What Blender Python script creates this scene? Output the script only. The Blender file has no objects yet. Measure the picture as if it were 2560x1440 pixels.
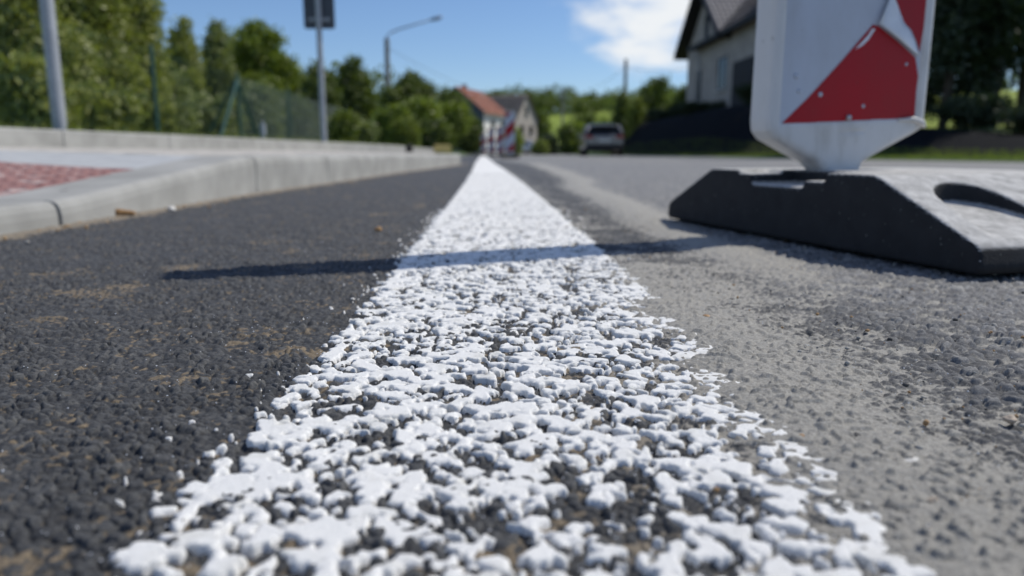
import bpy, bmesh, math, random
import numpy as np
from mathutils import Vector, Matrix
S = bpy.context.scene
COL = S.collection
rnd = random.Random(7)
NR = np.random.default_rng(11)

# ------------------------------------------------------------------ camera, sky, sun, exposure
H = 0.1211
F_PX = 1850.0
PITCH = math.atan((720 - 383) / F_PX)
cam = bpy.data.cameras.new('camera'); cam_o = bpy.data.objects.new('camera', cam); COL.objects.link(cam_o)
cam.sensor_width = 36.0; cam.lens = 36.0 * F_PX / 2560.0
cam_o.location = (0, 0, H); cam_o.rotation_euler = (math.pi / 2 - PITCH, 0, 0)
cam.clip_start = 0.01; cam.clip_end = 3000
cam.dof.use_dof = True; cam.dof.focus_distance = 0.44; cam.dof.aperture_fstop = 6.3
S.camera = cam_o
SUN_AZ = math.radians(26.0)      # from +X towards +Y
SUN_EL = math.radians(49.0)
sun = bpy.data.lights.new('sun', 'SUN'); sun.energy = 3.65; sun.angle = math.radians(0.53); sun.color = (1.0, 0.95, 0.86)
sun_o = bpy.data.objects.new('sun', sun); COL.objects.link(sun_o)
sd = Vector((math.cos(SUN_AZ) * math.cos(SUN_EL), math.sin(SUN_AZ) * math.cos(SUN_EL), math.sin(SUN_EL)))
sun_o.rotation_euler = sd.to_track_quat('Z', 'Y').to_euler(); sun_o.location = (30, 14, 40)
W = bpy.data.worlds.new('World'); S.world = W; W.use_nodes = True
wt = W.node_tree; wt.nodes.clear()
def wn(t, **k):
    n = wt.nodes.new(t)
    for a, b in k.items(): setattr(n, a, b)
    return n
def wmath(op, a, b=None, c=None):
    n = wn('ShaderNodeMath', operation=op)
    for i, v in enumerate((a, b, c)):
        if v is None: continue
        if hasattr(v, 'is_output'): wt.links.new(v, n.inputs[i])
        else: n.inputs[i].default_value = v
    return n.outputs[0]
sky = wn('ShaderNodeTexSky', sky_type='NISHITA', sun_disc=False, sun_elevation=SUN_EL, sun_rotation=math.pi / 2 - SUN_AZ)
sky.air_density = 1.0; sky.dust_density = 0.15; sky.ozone_density = 2.5; sky.altitude = 300
tint = wn('ShaderNodeMix', data_type='RGBA', blend_type='MULTIPLY'); tint.inputs[0].default_value = 1.0
tint.inputs[7].default_value = (0.84, 0.95, 1.13, 1)
wt.links.new(sky.outputs[0], tint.inputs[6])
tc = wn('ShaderNodeTexCoord'); sp = wn('ShaderNodeSeparateXYZ'); wt.links.new(tc.outputs['Generated'], sp.inputs[0])
az = wmath('ARCTAN2', sp.outputs[0], sp.outputs[1]); el = sp.outputs[2]
cb = wn('ShaderNodeCombineXYZ'); wt.links.new(wmath('MULTIPLY', az, 9.0), cb.inputs[0]); wt.links.new(wmath('MULTIPLY', el, 26.0), cb.inputs[1])
nz = wn('ShaderNodeTexNoise'); nz.inputs['Scale'].default_value = 1.0; nz.inputs['Detail'].default_value = 7; nz.inputs['Roughness'].default_value = 0.55; nz.inputs['Distortion'].default_value = 0.4
wt.links.new(cb.outputs[0], nz.inputs['Vector'])
def ell(a0, e0, ra, re):
    u = wmath('DIVIDE', wmath('SUBTRACT', az, a0), ra); v = wmath('DIVIDE', wmath('SUBTRACT', el, e0), re)
    return wmath('SUBTRACT', 1.0, wmath('ADD', wmath('MULTIPLY', u, u), wmath('MULTIPLY', v, v)))
m1 = ell(0.195, 0.178, 0.14, 0.088); m2 = ell(0.10, 0.185, 0.055, 0.012); m2b = ell(0.12, 0.148, 0.07, 0.012); m3 = ell(1.3, 0.35, 0.7, 0.2); m4 = ell(-1.6, 0.4, 0.6, 0.16)
m5 = wmath('MINIMUM', wmath('MULTIPLY', wmath('SUBTRACT', el, 0.46), 2.0), 0.16)  # unseen overhead cloud, added to whiten the blue ambient light
mm = wmath('MAXIMUM', m5, wmath('MAXIMUM', wmath('MAXIMUM', wmath('MAXIMUM', m1, wmath('MULTIPLY', m2, 0.6)), wmath('MULTIPLY', m2b, 0.6)), wmath('MAXIMUM', m3, m4)))
cl = wmath('ADD', wmath('MULTIPLY', mm, 0.75), wmath('MULTIPLY', wmath('SUBTRACT', nz.outputs[0], 0.5), 2.2))
mr = wn('ShaderNodeMapRange', interpolation_type='SMOOTHSTEP'); wt.links.new(cl, mr.inputs[0])
mr.inputs[1].default_value = 0.0; mr.inputs[2].default_value = 0.85
inside = wn('ShaderNodeMapRange', interpolation_type='SMOOTHSTEP'); wt.links.new(mm, inside.inputs[0]); inside.inputs[1].default_value = -0.25; inside.inputs[2].default_value = 0.35
clm = wmath('MULTIPLY', mr.outputs[0], inside.outputs[0])
mix = wn('ShaderNodeMix', data_type='RGBA'); wt.links.new(clm, mix.inputs[0]); wt.links.new(tint.outputs[2], mix.inputs[6]); mix.inputs[7].default_value = (8.6, 8.9, 9.2, 1)
bg = wn('ShaderNodeBackground'); bg.inputs[1].default_value = 0.10
wt.links.new(mix.outputs[2], bg.inputs[0]); wo = wn('ShaderNodeOutputWorld'); wt.links.new(bg.outputs[0], wo.inputs[0])
S.view_settings.view_transform = 'Standard'; S.view_settings.look = 'None'; S.view_settings.exposure = 0.0; S.view_settings.gamma = 1.0
S.view_settings.use_curve_mapping = False
S.render.engine = 'CYCLES'; S.cycles.use_denoising = True; S.cycles.max_bounces = 6; S.cycles.diffuse_bounces = 3; S.cycles.transparent_max_bounces = 8
S.cycles.sample_clamp_indirect = 6.0

# ------------------------------------------------------------------ helpers
_fw = np.array([0, math.cos(PITCH), -math.sin(PITCH)]); _up = np.array([0, math.sin(PITCH), math.cos(PITCH)])
def at(px, py, Y):
    """the point of the place seen at a photo pixel, at the measured distance Y"""
    r = _fw + np.array([1, 0, 0]) * (px - 1280) / F_PX + _up * (720 - py) / F_PX
    r = r * (Y / r[1]); return Vector((r[0], r[1], r[2] + H))
_LY = np.array([-6, 0, .2, .36, .72, 1.55, 1.96, 2.96, 4.04, 6.2, 8.5, 13.6, 33, 60, 400]); _LX = np.array([0.0, 0.0, .0015, .0065, -.001, -.026, -.038, -.071, -.112, -.20, -.305, -.507, -1.26, -2.3, -15.5])
def line_x(Y):
    """centre of the white line (the road bends a little)"""
    Y = np.asarray(Y, float); o = 0
    for k in (-.12, -.06, 0, .06, .12): o = o + np.interp(Y * (1 + k), _LY, _LX)
    return o / 5
_KY = np.array([-6, 0, 1.1, 1.3, 2.35, 3.04, 4, 4.75, 5.85, 7.85, 8.3]); _KX = np.array([-.74, -.75, -.758, -.762, -.79, -.745, -.73, -.71, -.65, -.565, -.56])
def kerb_x(Y):
    Y = np.asarray(Y, float); o = 0
    for k in (-.3, -.15, 0, .15, .3): o = o + np.interp(Y + k, _KY, _KX)
    return o / 5
def back_x(Y): return np.interp(Y, [-6, 3.6, 5.1, 8.1, 11.7, 42], [-2.5, -2.46, -2.30, -2.08, -1.86, -3.0])
def kerb_z(Y): return np.interp(Y, [-6, 1.28, 2.25, 60], [.043, .043, .114, .114])

def tag(o, label=None, cat=None, group=None, kind=None):
    if label: o['label'] = label
    if cat: o['category'] = cat
    if group: o['group'] = group
    if kind: o['kind'] = kind
    return o
def empty(name, loc, label, cat, group=None, rz=0.0):
    o = bpy.data.objects.new(name, None); o.empty_display_size = .1; o.location = loc; o.rotation_euler = (0, 0, rz); COL.objects.link(o)
    return tag(o, label, cat, group)
def link(name, me, mats, parent=None, smooth=False):
    if not isinstance(mats, (list, tuple)): mats = [mats]
    for m in mats: me.materials.append(m)
    o = bpy.data.objects.new(name, me); COL.objects.link(o)
    if parent is not None: o.parent = parent
    if smooth: me.shade_smooth()
    return o
def np_mesh(name, V, Fq, attrs=None, smooth=True, mi=None):
    V = np.asarray(V, np.float32); Fq = np.asarray(Fq, np.int32); k = Fq.shape[1]
    me = bpy.data.meshes.new(name); me.vertices.add(len(V)); me.vertices.foreach_set('co', V.ravel())
    me.loops.add(Fq.size); me.loops.foreach_set('vertex_index', Fq.ravel())
    me.polygons.add(len(Fq)); me.polygons.foreach_set('loop_start', np.arange(0, Fq.size, k, dtype=np.int32)); me.polygons.foreach_set('loop_total', np.full(len(Fq), k, np.int32))
    if mi is not None: me.polygons.foreach_set('material_index', np.asarray(mi, np.int32))
    me.polygons.foreach_set('use_smooth', np.full(len(Fq), smooth, bool))
    for nm, a in (attrs or {}).items():
        at_ = me.attributes.new(nm, 'FLOAT', 'POINT'); at_.data.foreach_set('value', np.asarray(a, np.float32).ravel())
    me.update(calc_edges=True); me.validate(); return me
def grid_mesh(name, X, Y, Z, keep=None, attrs=None, smooth=True):
    r, c = X.shape; idx = np.arange(r * c).reshape(r, c)
    f = np.stack([idx[:-1, :-1], idx[:-1, 1:], idx[1:, 1:], idx[1:, :-1]], -1).reshape(-1, 4)
    if keep is not None: f = f[keep.reshape(-1)]
    used = np.zeros(r * c, bool); used[f.ravel()] = True; re = np.cumsum(used) - 1
    V = np.stack([X.ravel(), Y.ravel(), Z.ravel()], -1)[used]
    return np_mesh(name, V, re[f], {k: a.ravel()[used] for k, a in (attrs or {}).items()}, smooth)

class MB:
    """collects boxes, tubes and prisms into one mesh"""
    def __init__(s): s.v = []; s.f = []; s.m = []
    def add(s, vs, fs, mi=0):
        b = len(s.v); s.v += [tuple(v) for v in vs]; s.f += [tuple(b + i for i in f) for f in fs]; s.m += [mi] * len(fs)
    def box(s, c, sz, rz=0.0, mi=0, M=None):
        x, y, z = (a / 2 for a in sz); R = Matrix.Rotation(rz, 3, 'Z') if M is None else M
        vs = [Vector(c) + R @ Vector((i * x, j * y, k * z)) for i in (-1, 1) for j in (-1, 1) for k in (-1, 1)]
        s.add(vs, [(0, 1, 3, 2), (4, 6, 7, 5), (0, 4, 5, 1), (2, 3, 7, 6), (0, 2, 6, 4), (1, 5, 7, 3)], mi)
    def tube(s, pts, rad, n=8, mi=0, cap=True):
        pts = [Vector(p) for p in pts]; rad = rad if isinstance(rad, (list, tuple)) else [rad] * len(pts); vs = []
        for i, p in enumerate(pts):
            t = (pts[min(i + 1, len(pts) - 1)] - pts[max(i - 1, 0)]).normalized()
            a = t.cross(Vector((0, 0, 1)) if abs(t.z) < .9 else Vector((1, 0, 0))).normalized(); b = t.cross(a)
            vs += [p + (a * math.cos(2 * math.pi * k / n) + b * math.sin(2 * math.pi * k / n)) * rad[i] for k in range(n)]
        fs = [(i * n + k, i * n + (k + 1) % n, (i + 1) * n + (k + 1) % n, (i + 1) * n + k) for i in range(len(pts) - 1) for k in range(n)]
        if cap: fs += [tuple(range(n - 1, -1, -1)), tuple((len(pts) - 1) * n + k for k in range(n))]
        s.add(vs, fs, mi)
    def prism(s, poly, d0, d1, P, mi=0):
        """poly: 2-D outline; P(u, v, d) -> point"""
        n = len(poly); vs = [P(u, v, d0) for u, v in poly] + [P(u, v, d1) for u, v in poly]
        s.add(vs, [tuple(range(n))[::-1], tuple(range(n, 2 * n))] + [(i, (i + 1) % n, n + (i + 1) % n, n + i) for i in range(n)], mi)
    def mesh(s, name):
        me = bpy.data.meshes.new(name); me.from_pydata(s.v, [], s.f)
        if any(s.m): me.polygons.foreach_set('material_index', s.m)
        bm = bmesh.new(); bm.from_mesh(me); bmesh.ops.recalc_face_normals(bm, faces=bm.faces); bm.to_mesh(me); bm.free()
        me.update(); return me
    def build(s, name, mats, parent=None, smooth=False, bevel=0, seg=2):
        o = link(name, s.mesh(name), mats, parent)
        if bevel:
            md = o.modifiers.new('edge', 'BEVEL'); md.width = bevel; md.segments = seg; md.limit_method = 'ANGLE'; md.angle_limit = math.radians(35)
        if smooth:
            o.data.shade_smooth()
            if bevel or smooth == 'auto':
                w = o.modifiers.new('wn', 'WEIGHTED_NORMAL')
        return o
def bake(o, name=None):
    dg = bpy.context.evaluated_depsgraph_get(); me = bpy.data.meshes.new_from_object(o.evaluated_get(dg)); old = o.data
    o.modifiers.clear(); o.data = me
    if name: me.name = name
    return o
def copy_tree(o, parent=None):
    c = o.copy(); COL.objects.link(c)
    if parent is not None: c.parent = parent
    for ch in list(o.children): copy_tree(ch, c)
    return c

# ---- noise on arrays
def _hash(ix, iy, seed):
    h = (ix.astype(np.int64) * 374761393 + iy.astype(np.int64) * 668265263 + seed * 974711) & 0xffffffff
    h = ((h ^ (h >> 13)) * 1274126177) & 0xffffffff; h = ((h ^ (h >> 16)) * 2246822519) & 0xffffffff
    return ((h ^ (h >> 15)) & 0xffffff).astype(np.float32) / float(0xffffff)
def vnoise(x, y, seed=0):
    ix = np.floor(x); iy = np.floor(y); fx = x - ix; fy = y - iy; fx = fx * fx * (3 - 2 * fx); fy = fy * fy * (3 - 2 * fy)
    a = _hash(ix, iy, seed); b = _hash(ix + 1, iy, seed); c = _hash(ix, iy + 1, seed); d = _hash(ix + 1, iy + 1, seed)
    return (a + (b - a) * fx) * (1 - fy) + (c + (d - c) * fx) * fy
def fbm(x, y, seed=0, o=4):
    s = 0; a = .5; t = 0
    for k in range(o): s = s + a * vnoise(x * 2 ** k + 17.3 * k, y * 2 ** k - 9.1 * k, seed + k); t += a; a *= .5
    return s / t
def worley(x, y, seed=0, jit=.85):
    ix = np.floor(x); iy = np.floor(y); best = np.full(x.shape, 9., np.float32); sec = best.copy(); rid = np.zeros(x.shape, np.float32)
    for i in (-1, 0, 1):
        for j in (-1, 0, 1):
            cx = ix + i; cy = iy + j
            px = cx + .5 + (_hash(cx, cy, seed) - .5) * jit; py = cy + .5 + (_hash(cx, cy, seed + 7) - .5) * jit
            d = np.sqrt((px - x) ** 2 + (py - y) ** 2); m = d < best
            sec = np.where(m, best, np.minimum(sec, d)); rid = np.where(m, _hash(cx, cy, seed + 13), rid); best = np.where(m, d, best)
    return best, sec, rid
def sst(a, b, x): t = np.clip((x - a) / (b - a), 0, 1); return t * t * (3 - 2 * t)

# ---- materials
def new_mat(name):
    m = bpy.data.materials.new(name); m.use_nodes = True; nt = m.node_tree; b = nt.nodes['Principled BSDF']; return m, nt, b
def ramp(nt, src, stops):
    r = nt.nodes.new('ShaderNodeValToRGB'); nt.links.new(src, r.inputs[0]); e = r.color_ramp.elements
    while len(e) < len(stops): e.new(.5)
    for k, (p, c) in enumerate(stops): e[k].position = p; e[k].color = (*c, 1)
    return r.outputs[0]
def noise(nt, scale, detail=4, rough=.55, coord='Object', stretch=None):
    t = nt.nodes.new('ShaderNodeTexCoord'); n = nt.nodes.new('ShaderNodeTexNoise'); n.inputs['Scale'].default_value = scale; n.inputs['Detail'].default_value = detail; n.inputs['Roughness'].default_value = rough
    v = t.outputs[coord]
    if stretch:
        mp = nt.nodes.new('ShaderNodeMapping'); mp.inputs['Scale'].default_value = stretch; nt.links.new(v, mp.inputs[0]); v = mp.outputs[0]
    nt.links.new(v, n.inputs['Vector']); return n.outputs[0]
def attr(nt, name):
    a = nt.nodes.new('ShaderNodeAttribute'); a.attribute_name = name; return a.outputs['Fac']
def mixc(nt, fac, a, b, mode='MIX'):
    m = nt.nodes.new('ShaderNodeMix'); m.data_type = 'RGBA'; m.blend_type = mode
    for i, v in ((0, fac), (6, a), (7, b)):
        if hasattr(v, 'is_output'): nt.links.new(v, m.inputs[i])
        elif i == 0: m.inputs[0].default_value = v
        else: m.inputs[i].default_value = (*v, 1)
    return m.outputs[2]
def mth(nt, op, a, b):
    n = nt.nodes.new('ShaderNodeMath'); n.operation = op
    for i, v in ((0, a), (1, b)):
        if hasattr(v, 'is_output'): nt.links.new(v, n.inputs[i])
        else: n.inputs[i].default_value = v
    return n.outputs[0]
def bump(nt, b, src, dist, strength=1.0):
    n = nt.nodes.new('ShaderNodeBump'); n.inputs['Distance'].default_value = dist; n.inputs['Strength'].default_value = strength; nt.links.new(src, n.inputs['Height']); nt.links.new(n.outputs[0], b.inputs['Normal'])
def mat(name, c1, c2=None, scale=8.0, rough=.7, spec=.4, bump_d=0.0, metal=0.0, detail=5, lo=.35, hi=.65, bscale=None, coat=0.0):
    m, nt, b = new_mat(name); b.inputs['Roughness'].default_value = rough; b.inputs['Specular IOR Level'].default_value = spec; b.inputs['Metallic'].default_value = metal
    if coat: b.inputs['Coat Weight'].default_value = coat; b.inputs['Coat Roughness'].default_value = .04
    n = noise(nt, scale, detail); c2 = c2 or tuple(v * .8 for v in c1)
    nt.links.new(ramp(nt, n, [(lo, c2), (hi, c1)]), b.inputs['Base Color'])
    if bump_d: bump(nt, b, noise(nt, bscale or scale * 3, 4), bump_d)
    return m

# ------------------------------------------------------------------ surface materials
def asphalt_mat(name):
    """stones, and the sand or dust lying between them; old = how worn and bleached the surface is"""
    m, nt, b = new_mat(name); old = attr(nt, 'old'); r = attr(nt, 'rnd')
    new_c = ramp(nt, r, [(0, (.040, .041, .044)), (.6, (.075, .077, .081)), (.9, (.105, .106, .108)), (1, (.15, .148, .14))])
    old_c = ramp(nt, r, [(0, (.075, .075, .078)), (.25, (.15, .15, .153)), (.7, (.215, .215, .218)), (1, (.38, .375, .365))])
    st = mixc(nt, old, new_c, old_c)
    st = mixc(nt, 1.0, st, ramp(nt, noise(nt, 1100, 3, .75), [(.3, (.66, .66, .67)), (.7, (1.28, 1.28, 1.26))]), 'MULTIPLY')
    sand = ramp(nt, noise(nt, 520, 4, .75), [(.3, (.13, .105, .075)), (.72, (.30, .235, .155))]); grey = ramp(nt, noise(nt, 640, 4, .8), [(.3, (.22, .212, .192)), (.55, (.36, .345, .312)), (.72, (.50, .48, .44))])
    nt.links.new(mixc(nt, attr(nt, 'dust'), st, mixc(nt, attr(nt, 'grey'), sand, grey)), b.inputs['Base Color']); b.inputs['Roughness'].default_value = .75; b.inputs['Specular IOR Level'].default_value = .3
    bump(nt, b, noise(nt, 1300, 4, .75), .0007, 1.0)
    return m
M = {}
M['asphalt'] = asphalt_mat('asphalt')
def paint_mat():
    m, nt, b = new_mat('white road paint'); b.inputs['Roughness'].default_value = .85; b.inputs['Specular IOR Level'].default_value = .12
    n = noise(nt, 900, 3, .7); v = ramp(nt, n, [(.28, (.60, .595, .57)), (.40, (.80, .795, .775)), (.7, (.84, .835, .815))])
    g = ramp(nt, noise(nt, 45, 5, .65), [(.30, (.84, .835, .81)), (.48, (1, 1, 1))])
    nt.links.new(mixc(nt, 1.0, v, g, 'MULTIPLY'), b.inputs['Base Color'])
    bump(nt, b, noise(nt, 1500, 3, .75), .0005, 1.0); return m
M['paint'] = paint_mat()
M['concrete'] = mat('kerb concrete', (.39, .385, .365), (.29, .287, .27), 7, .85, .25, .0006, bscale=260)
M['mortar'] = mat('pale mortar', (.55, .54, .52), (.48, .47, .45), 40, .9, .2)
M['paver'] = mat('sandy paving blocks', (.58, .545, .49), (.36, .34, .31), 9, .85, .2, .001, bscale=160)
M['slab'] = mat('grey paving slab', (.47, .48, .48), (.39, .40, .41), 20, .85, .2, .0006, bscale=200)
def tactile_mat():
    m, nt, b = new_mat('red tactile concrete'); b.inputs['Roughness'].default_value = .85; b.inputs['Specular IOR Level'].default_value = .2
    r = ramp(nt, noise(nt, 30, 4), [(.3, (.24, .125, .115)), (.7, (.33, .185, .17))])
    s = ramp(nt, noise(nt, 22, 5, .65), [(.52, (0, 0, 0)), (.66, (1, 1, 1))])
    nt.links.new(mixc(nt, mth(nt, 'MULTIPLY', s, .8), r, (.60, .55, .525)), b.inputs['Base Color']); return m
M['tactile'] = tactile_mat()
M['grass'] = mat('mown grass', (.075, .12, .025), (.035, .065, .014), 3, .8, .2, .02, bscale=30)
M['meadow'] = mat('sunny meadow', (.25, .31, .045), (.19, .25, .035), .35, .8, .15, .03, bscale=8)
M['fabric_shade'] = mat('black weed fabric', (.0075, .0085, .011), (.004, .005, .007), 4, .95, .08, .01, bscale=12)  # weed cover below the house; nearer, tree shade painted black over grass
M['rubber_rim'] = mat('road base', (.2, .2, .2), None, 5, .85, .2)

# ------------------------------------------------------------------ ground, bank and meadow: one sheet to the horizon, split by growth, cover and painted shade
def ground_z(X, Y):
    s = X - line_x(Y); kb = back_x(np.minimum(Y, 42)) - np.interp(Y, [42, 400], [0, 13])
    left = np.where(X < kb - .06, .2 + np.clip((kb - X - 8) * .02, 0, 1.5), -.06)
    top = np.interp(Y, [4, 10, 14.5, 17, 21, 25, 32, 50, 57, 70], [.2, .27, .40, .62, .72, 1.1, 2.08, 2.08, .7, .5])
    right = np.where(s > 7.75, .03 + top * sst(8.5, 10.6, s), -.06) + np.where(s > 14, (s - 14) * .075 * sst(14, 19, s), 0) * np.clip((Y - 5) / 25, 0, 1) * np.where(s > 90, 90 / np.maximum(s, 1), 1)
    z = np.where(X < 0, left, right)
    far = sst(95, 330, Y) * 14.5 * sst(-90, 0, X - .02 * Y) + sst(300, 900, Y) * 10 + .9 * sst(60, 120, Y) * (np.abs(s - 3) > 7)
    return z + far
xs = np.concatenate([[-900, -400, -200, -120], np.arange(-90, -8, 4.0), np.arange(-8, -2.9, .5), np.arange(-2.9, -1.6, .05), [-1.2, 0, 2, 5], np.arange(6.0, 12, .18), np.arange(12, 20, .8), np.arange(20, 100, 3.0), [110, 150, 220, 400, 900]])
ys = np.concatenate([[-60, -20], np.arange(-6, 10, .7), np.arange(10, 70, 1.2), np.arange(70, 420, 6.0), [450, 520, 650, 900, 1300]])
GX, GY = np.meshgrid(xs, ys); GX = GX + np.where(np.abs(GX) < 13, line_x(GY) * (GX > 3), 0); GZ = ground_z(GX, GY)
GZ = GZ + np.where((GX < -4) | (GX > 10), (fbm(GX * .35, GY * .35, 3) - .5) * .3, 0)
cx = (GX[:-1, :-1] + GX[1:, 1:]) / 2; cy = (GY[:-1, :-1] + GY[1:, 1:]) / 2; cs = cx - line_x(cy)
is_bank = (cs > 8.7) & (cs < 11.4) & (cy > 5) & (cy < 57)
is_mead = ((cy > 105) & (cy < 246) & (cx > -20) & (cx < 60)) | ((cs > 13.5) & (cy > 21) & (cy < 100))
tag(link('ground', grid_mesh('ground', GX, GY, GZ, ~(is_bank | is_mead)), M['grass']), kind='structure')
tag(link('bank', grid_mesh('bank', GX, GY, GZ, is_bank), M['fabric_shade']), kind='structure')
tag(link('meadow', grid_mesh('meadow', GX, GY, GZ, is_mead), M['meadow']), kind='structure')

# ------------------------------------------------------------------ carriageway: a plain sheet, and over it the worn surface with every stone
def strip(name, mtl, f0, f1, z, ys):
    ys = np.asarray(ys, float); X = np.stack([f0(ys), f1(ys)], 1); Y = np.stack([ys, ys], 1)
    return tag(link(name, grid_mesh(name, X, Y, np.full_like(X, z)), mtl), kind='structure')
YS = np.concatenate([np.arange(-6, 12, .25), np.arange(12, 60, 1.0), np.arange(60, 175, 5.0)])
def far_road_mat():
    m, nt, b = new_mat('worn asphalt far'); v = nt.nodes.new('ShaderNodeTexVoronoi'); v.inputs['Scale'].default_value = 120; t = nt.nodes.new('ShaderNodeTexCoord'); nt.links.new(t.outputs['Object'], v.inputs['Vector'])
    st = ramp(nt, v.outputs['Color'], [(.1, (.11, .11, .112)), (.4, (.185, .185, .188)), (.9, (.27, .268, .262))]); du = ramp(nt, noise(nt, 300, 4, .7), [(.3, (.22, .215, .2)), (.7, (.38, .37, .345))])
    f = mth(nt, 'MULTIPLY', ramp(nt, noise(nt, 1.3, 6, .65), [(.3, (.15, .15, .15)), (.7, (.6, .6, .6))]), 1.0); nt.links.new(mixc(nt, f, st, du), b.inputs['Base Color']); b.inputs['Roughness'].default_value = .75; b.inputs['Specular IOR Level'].default_value = .3
    bump(nt, b, v.outputs['Distance'], -.004, .9); return m
M['far_road'] = far_road_mat()
strip('road', M['far_road'], lambda y: np.where(y < 9.0, kerb_x(np.minimum(y, 8.3)) - .1, line_x(y) - 3.2), lambda y: line_x(y) + 7.75, -.010, YS)
# rows get longer with distance, columns follow the fan of view
rows = [0.13]
while rows[-1] < 9.5:
    y = rows[-1]; rows.append(y + min(max(.00055, .0052 * y * y), .0035 + .004 * max(0, y - 1.2)))
rows = np.array(rows); us = np.concatenate([np.linspace(-2.4, -.87, 150), np.linspace(-.86, .86, 960), np.linspace(.868, 4.2, 420)])
FY = np.repeat(rows[:, None], len(us), 1); FX = us[None, :] * (FY + .09)
off = FX - line_x(FY)
tc_ = np.interp(FY, [.1, .5, 1.3, 2.0, 3.0, 4.0, 8.5, 12], [.26, .27, .29, .28, .34, .43, .58, .7])
edge = tc_ - .035 + (fbm(FX * 9, FY * 9, 41) - .5) * .06
old = sst(-.03, .03, off - edge)
f1, f2, rid = worley(FX / .0054 + .9 * fbm(FX / .006, FY / .006, 7, 3), FY / .0048 + .9 * fbm(FX / .006, FY / .006, 8, 3), 3, 1.0)
g1, g2, rid2 = worley(FX / .0034, FY / .0034, 23)
def crushed(f1, f2, rid, top, k=.34): return top * (np.clip((f2 - f1) / k, 0, 1) ** .6 * (.35 + .85 * rid) - .25 * f1)
big = (fbm(FX / .04, FY / .04, 5) - .5) * .0022
grains_ = .0008 * np.clip(1 - (g1 / .7) ** 2, -.3, 1) * (.3 + rid2)
rough = sst(.36, .58, fbm(FX / .022, FY / .022, 19, 3))
hn = crushed(f1, f2, np.where(rid < .35, rid * .3, rid), .0028) * (.45 + .65 * rough) + grains_ * 1.1 + (fbm(FX / .0045, FY / .0045, 21, 3) - .5) * .0016 + big - .0024
q1, q2, qid = worley(FX / .0084 + .9 * fbm(FX / .007, FY / .007, 17, 3), FY / .0072 + .9 * fbm(FX / .007, FY / .007, 18, 3), 53, 1.0)
ho = crushed(q1, q2, np.where(qid < .3, qid * .4, qid), .0031, .45) + grains_ + (fbm(FX / .03, FY / .03, 9) - .5) * .0012 - .0016
pits = sst(.56, .66, fbm(FX / .017, FY / .010, 61, 3)) * .0042
ho = ho - pits
h = hn * (1 - old) + ho * old
# dust and sand lie level in the hollows
patch = sst(.60, .78, fbm(FX / .045, FY / .03, 71, 4)) * sst(.42, .66, fbm(FX / .25, FY / .22, 75, 2))
gutter = sst(.05, .0, FX - kerb_x(np.minimum(FY, 8.3)) - .012 * fbm(FX * 30, FY * 30, 5)) * (off < 0)
underline = sst(-.10, .11, off) * (1 - sst(.13, .2, off))
wob = .03 * np.sin(FY * 4) + .05 * (fbm(FX * 7, FY * 5, 77) - .5)
trail = np.exp(-((off - tc_ - .6 * wob) / (.045 + .008 * FY)) ** 2) * sst(.45, .9, FY) + sst(.07, .13, off) * (1 - sst(.18, .29, off + wob)) * (1 - sst(.62, 1.0, FY)) * .85
mott = fbm(FX / .05, FY / .035, 83, 4) - .5
fines = sst(.30, .16, FY) * sst(.40, .60, fbm(FX / .02, FY / .02, 87, 3))
lev_n = -.0031 + .0018 * patch + .0014 * fines + .0012 * (fbm(FX / .012, FY / .012, 89, 3) - .5) + .0050 * gutter + .0012 * underline + .0042 * trail + .0034 * mott * (underline + trail)
lev_o = -.0026 + .0056 * trail * sst(.3, 1.2, FY) + .0034 * trail * (1 - sst(.3, 1.2, FY)) + .0016 * mott
lev = lev_n * (1 - old) + lev_o * old + (fbm(FX / .0024, FY / .0024, 33, 3) - .5) * .0017 + .0016 * sst(.66, .8, vnoise(FX / .0035, FY / .0035, 37))
dust = sst(-.0004, .0005, lev - h)
hz = np.maximum(h, lev) - .0006
greyish = np.clip(sst(.0, .12, off) + gutter * .3, 0, 1)
road_right = FX < line_x(FY) + 7.6
fade = sst(9.5, 7.0, FY); hz = hz * fade - .004 * (1 - fade)
c4 = lambda a: (a[:-1, :-1] + a[1:, 1:]) / 2
inside = (c4(FX) > kerb_x(np.minimum(c4(FY), 8.3)) - .03)
oldf = c4(off - edge) > 0
oldc = sst(-.06, .10, off - edge) * .92 + .08 * sst(.1, .2, off)
at_ = {'dust': np.clip(dust, 0, 1), 'rnd': np.clip(np.where(old > .5, qid, rid) * .72 + rid2 * .28, 0, 1), 'old': oldc, 'grey': greyish}
tag(link('new_asphalt', grid_mesh('new_asphalt', FX, FY, hz, inside & ~oldf, at_), M['asphalt']), kind='structure')
tag(link('old_asphalt', grid_mesh('old_asphalt', FX, FY, hz, inside & oldf & c4(road_right.astype(float)).astype(bool), at_), M['asphalt']), kind='structure')
# the same new strip further on
M['far_new'] = mat('fresh asphalt far', (.085, .088, .095), (.062, .065, .07), 2.0, .75, .35, .001, bscale=400)
strip('asphalt_strip', M['far_new'], lambda y: np.where(y < 8.8, kerb_x(np.minimum(y, 8.3)) - .05, line_x(y) - .75), lambda y: line_x(y) + np.interp(y, [0, 2, 4, 8.5, 14], [.2, .2, .34, .5, .2]), -.006, YS[YS < 62])

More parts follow.
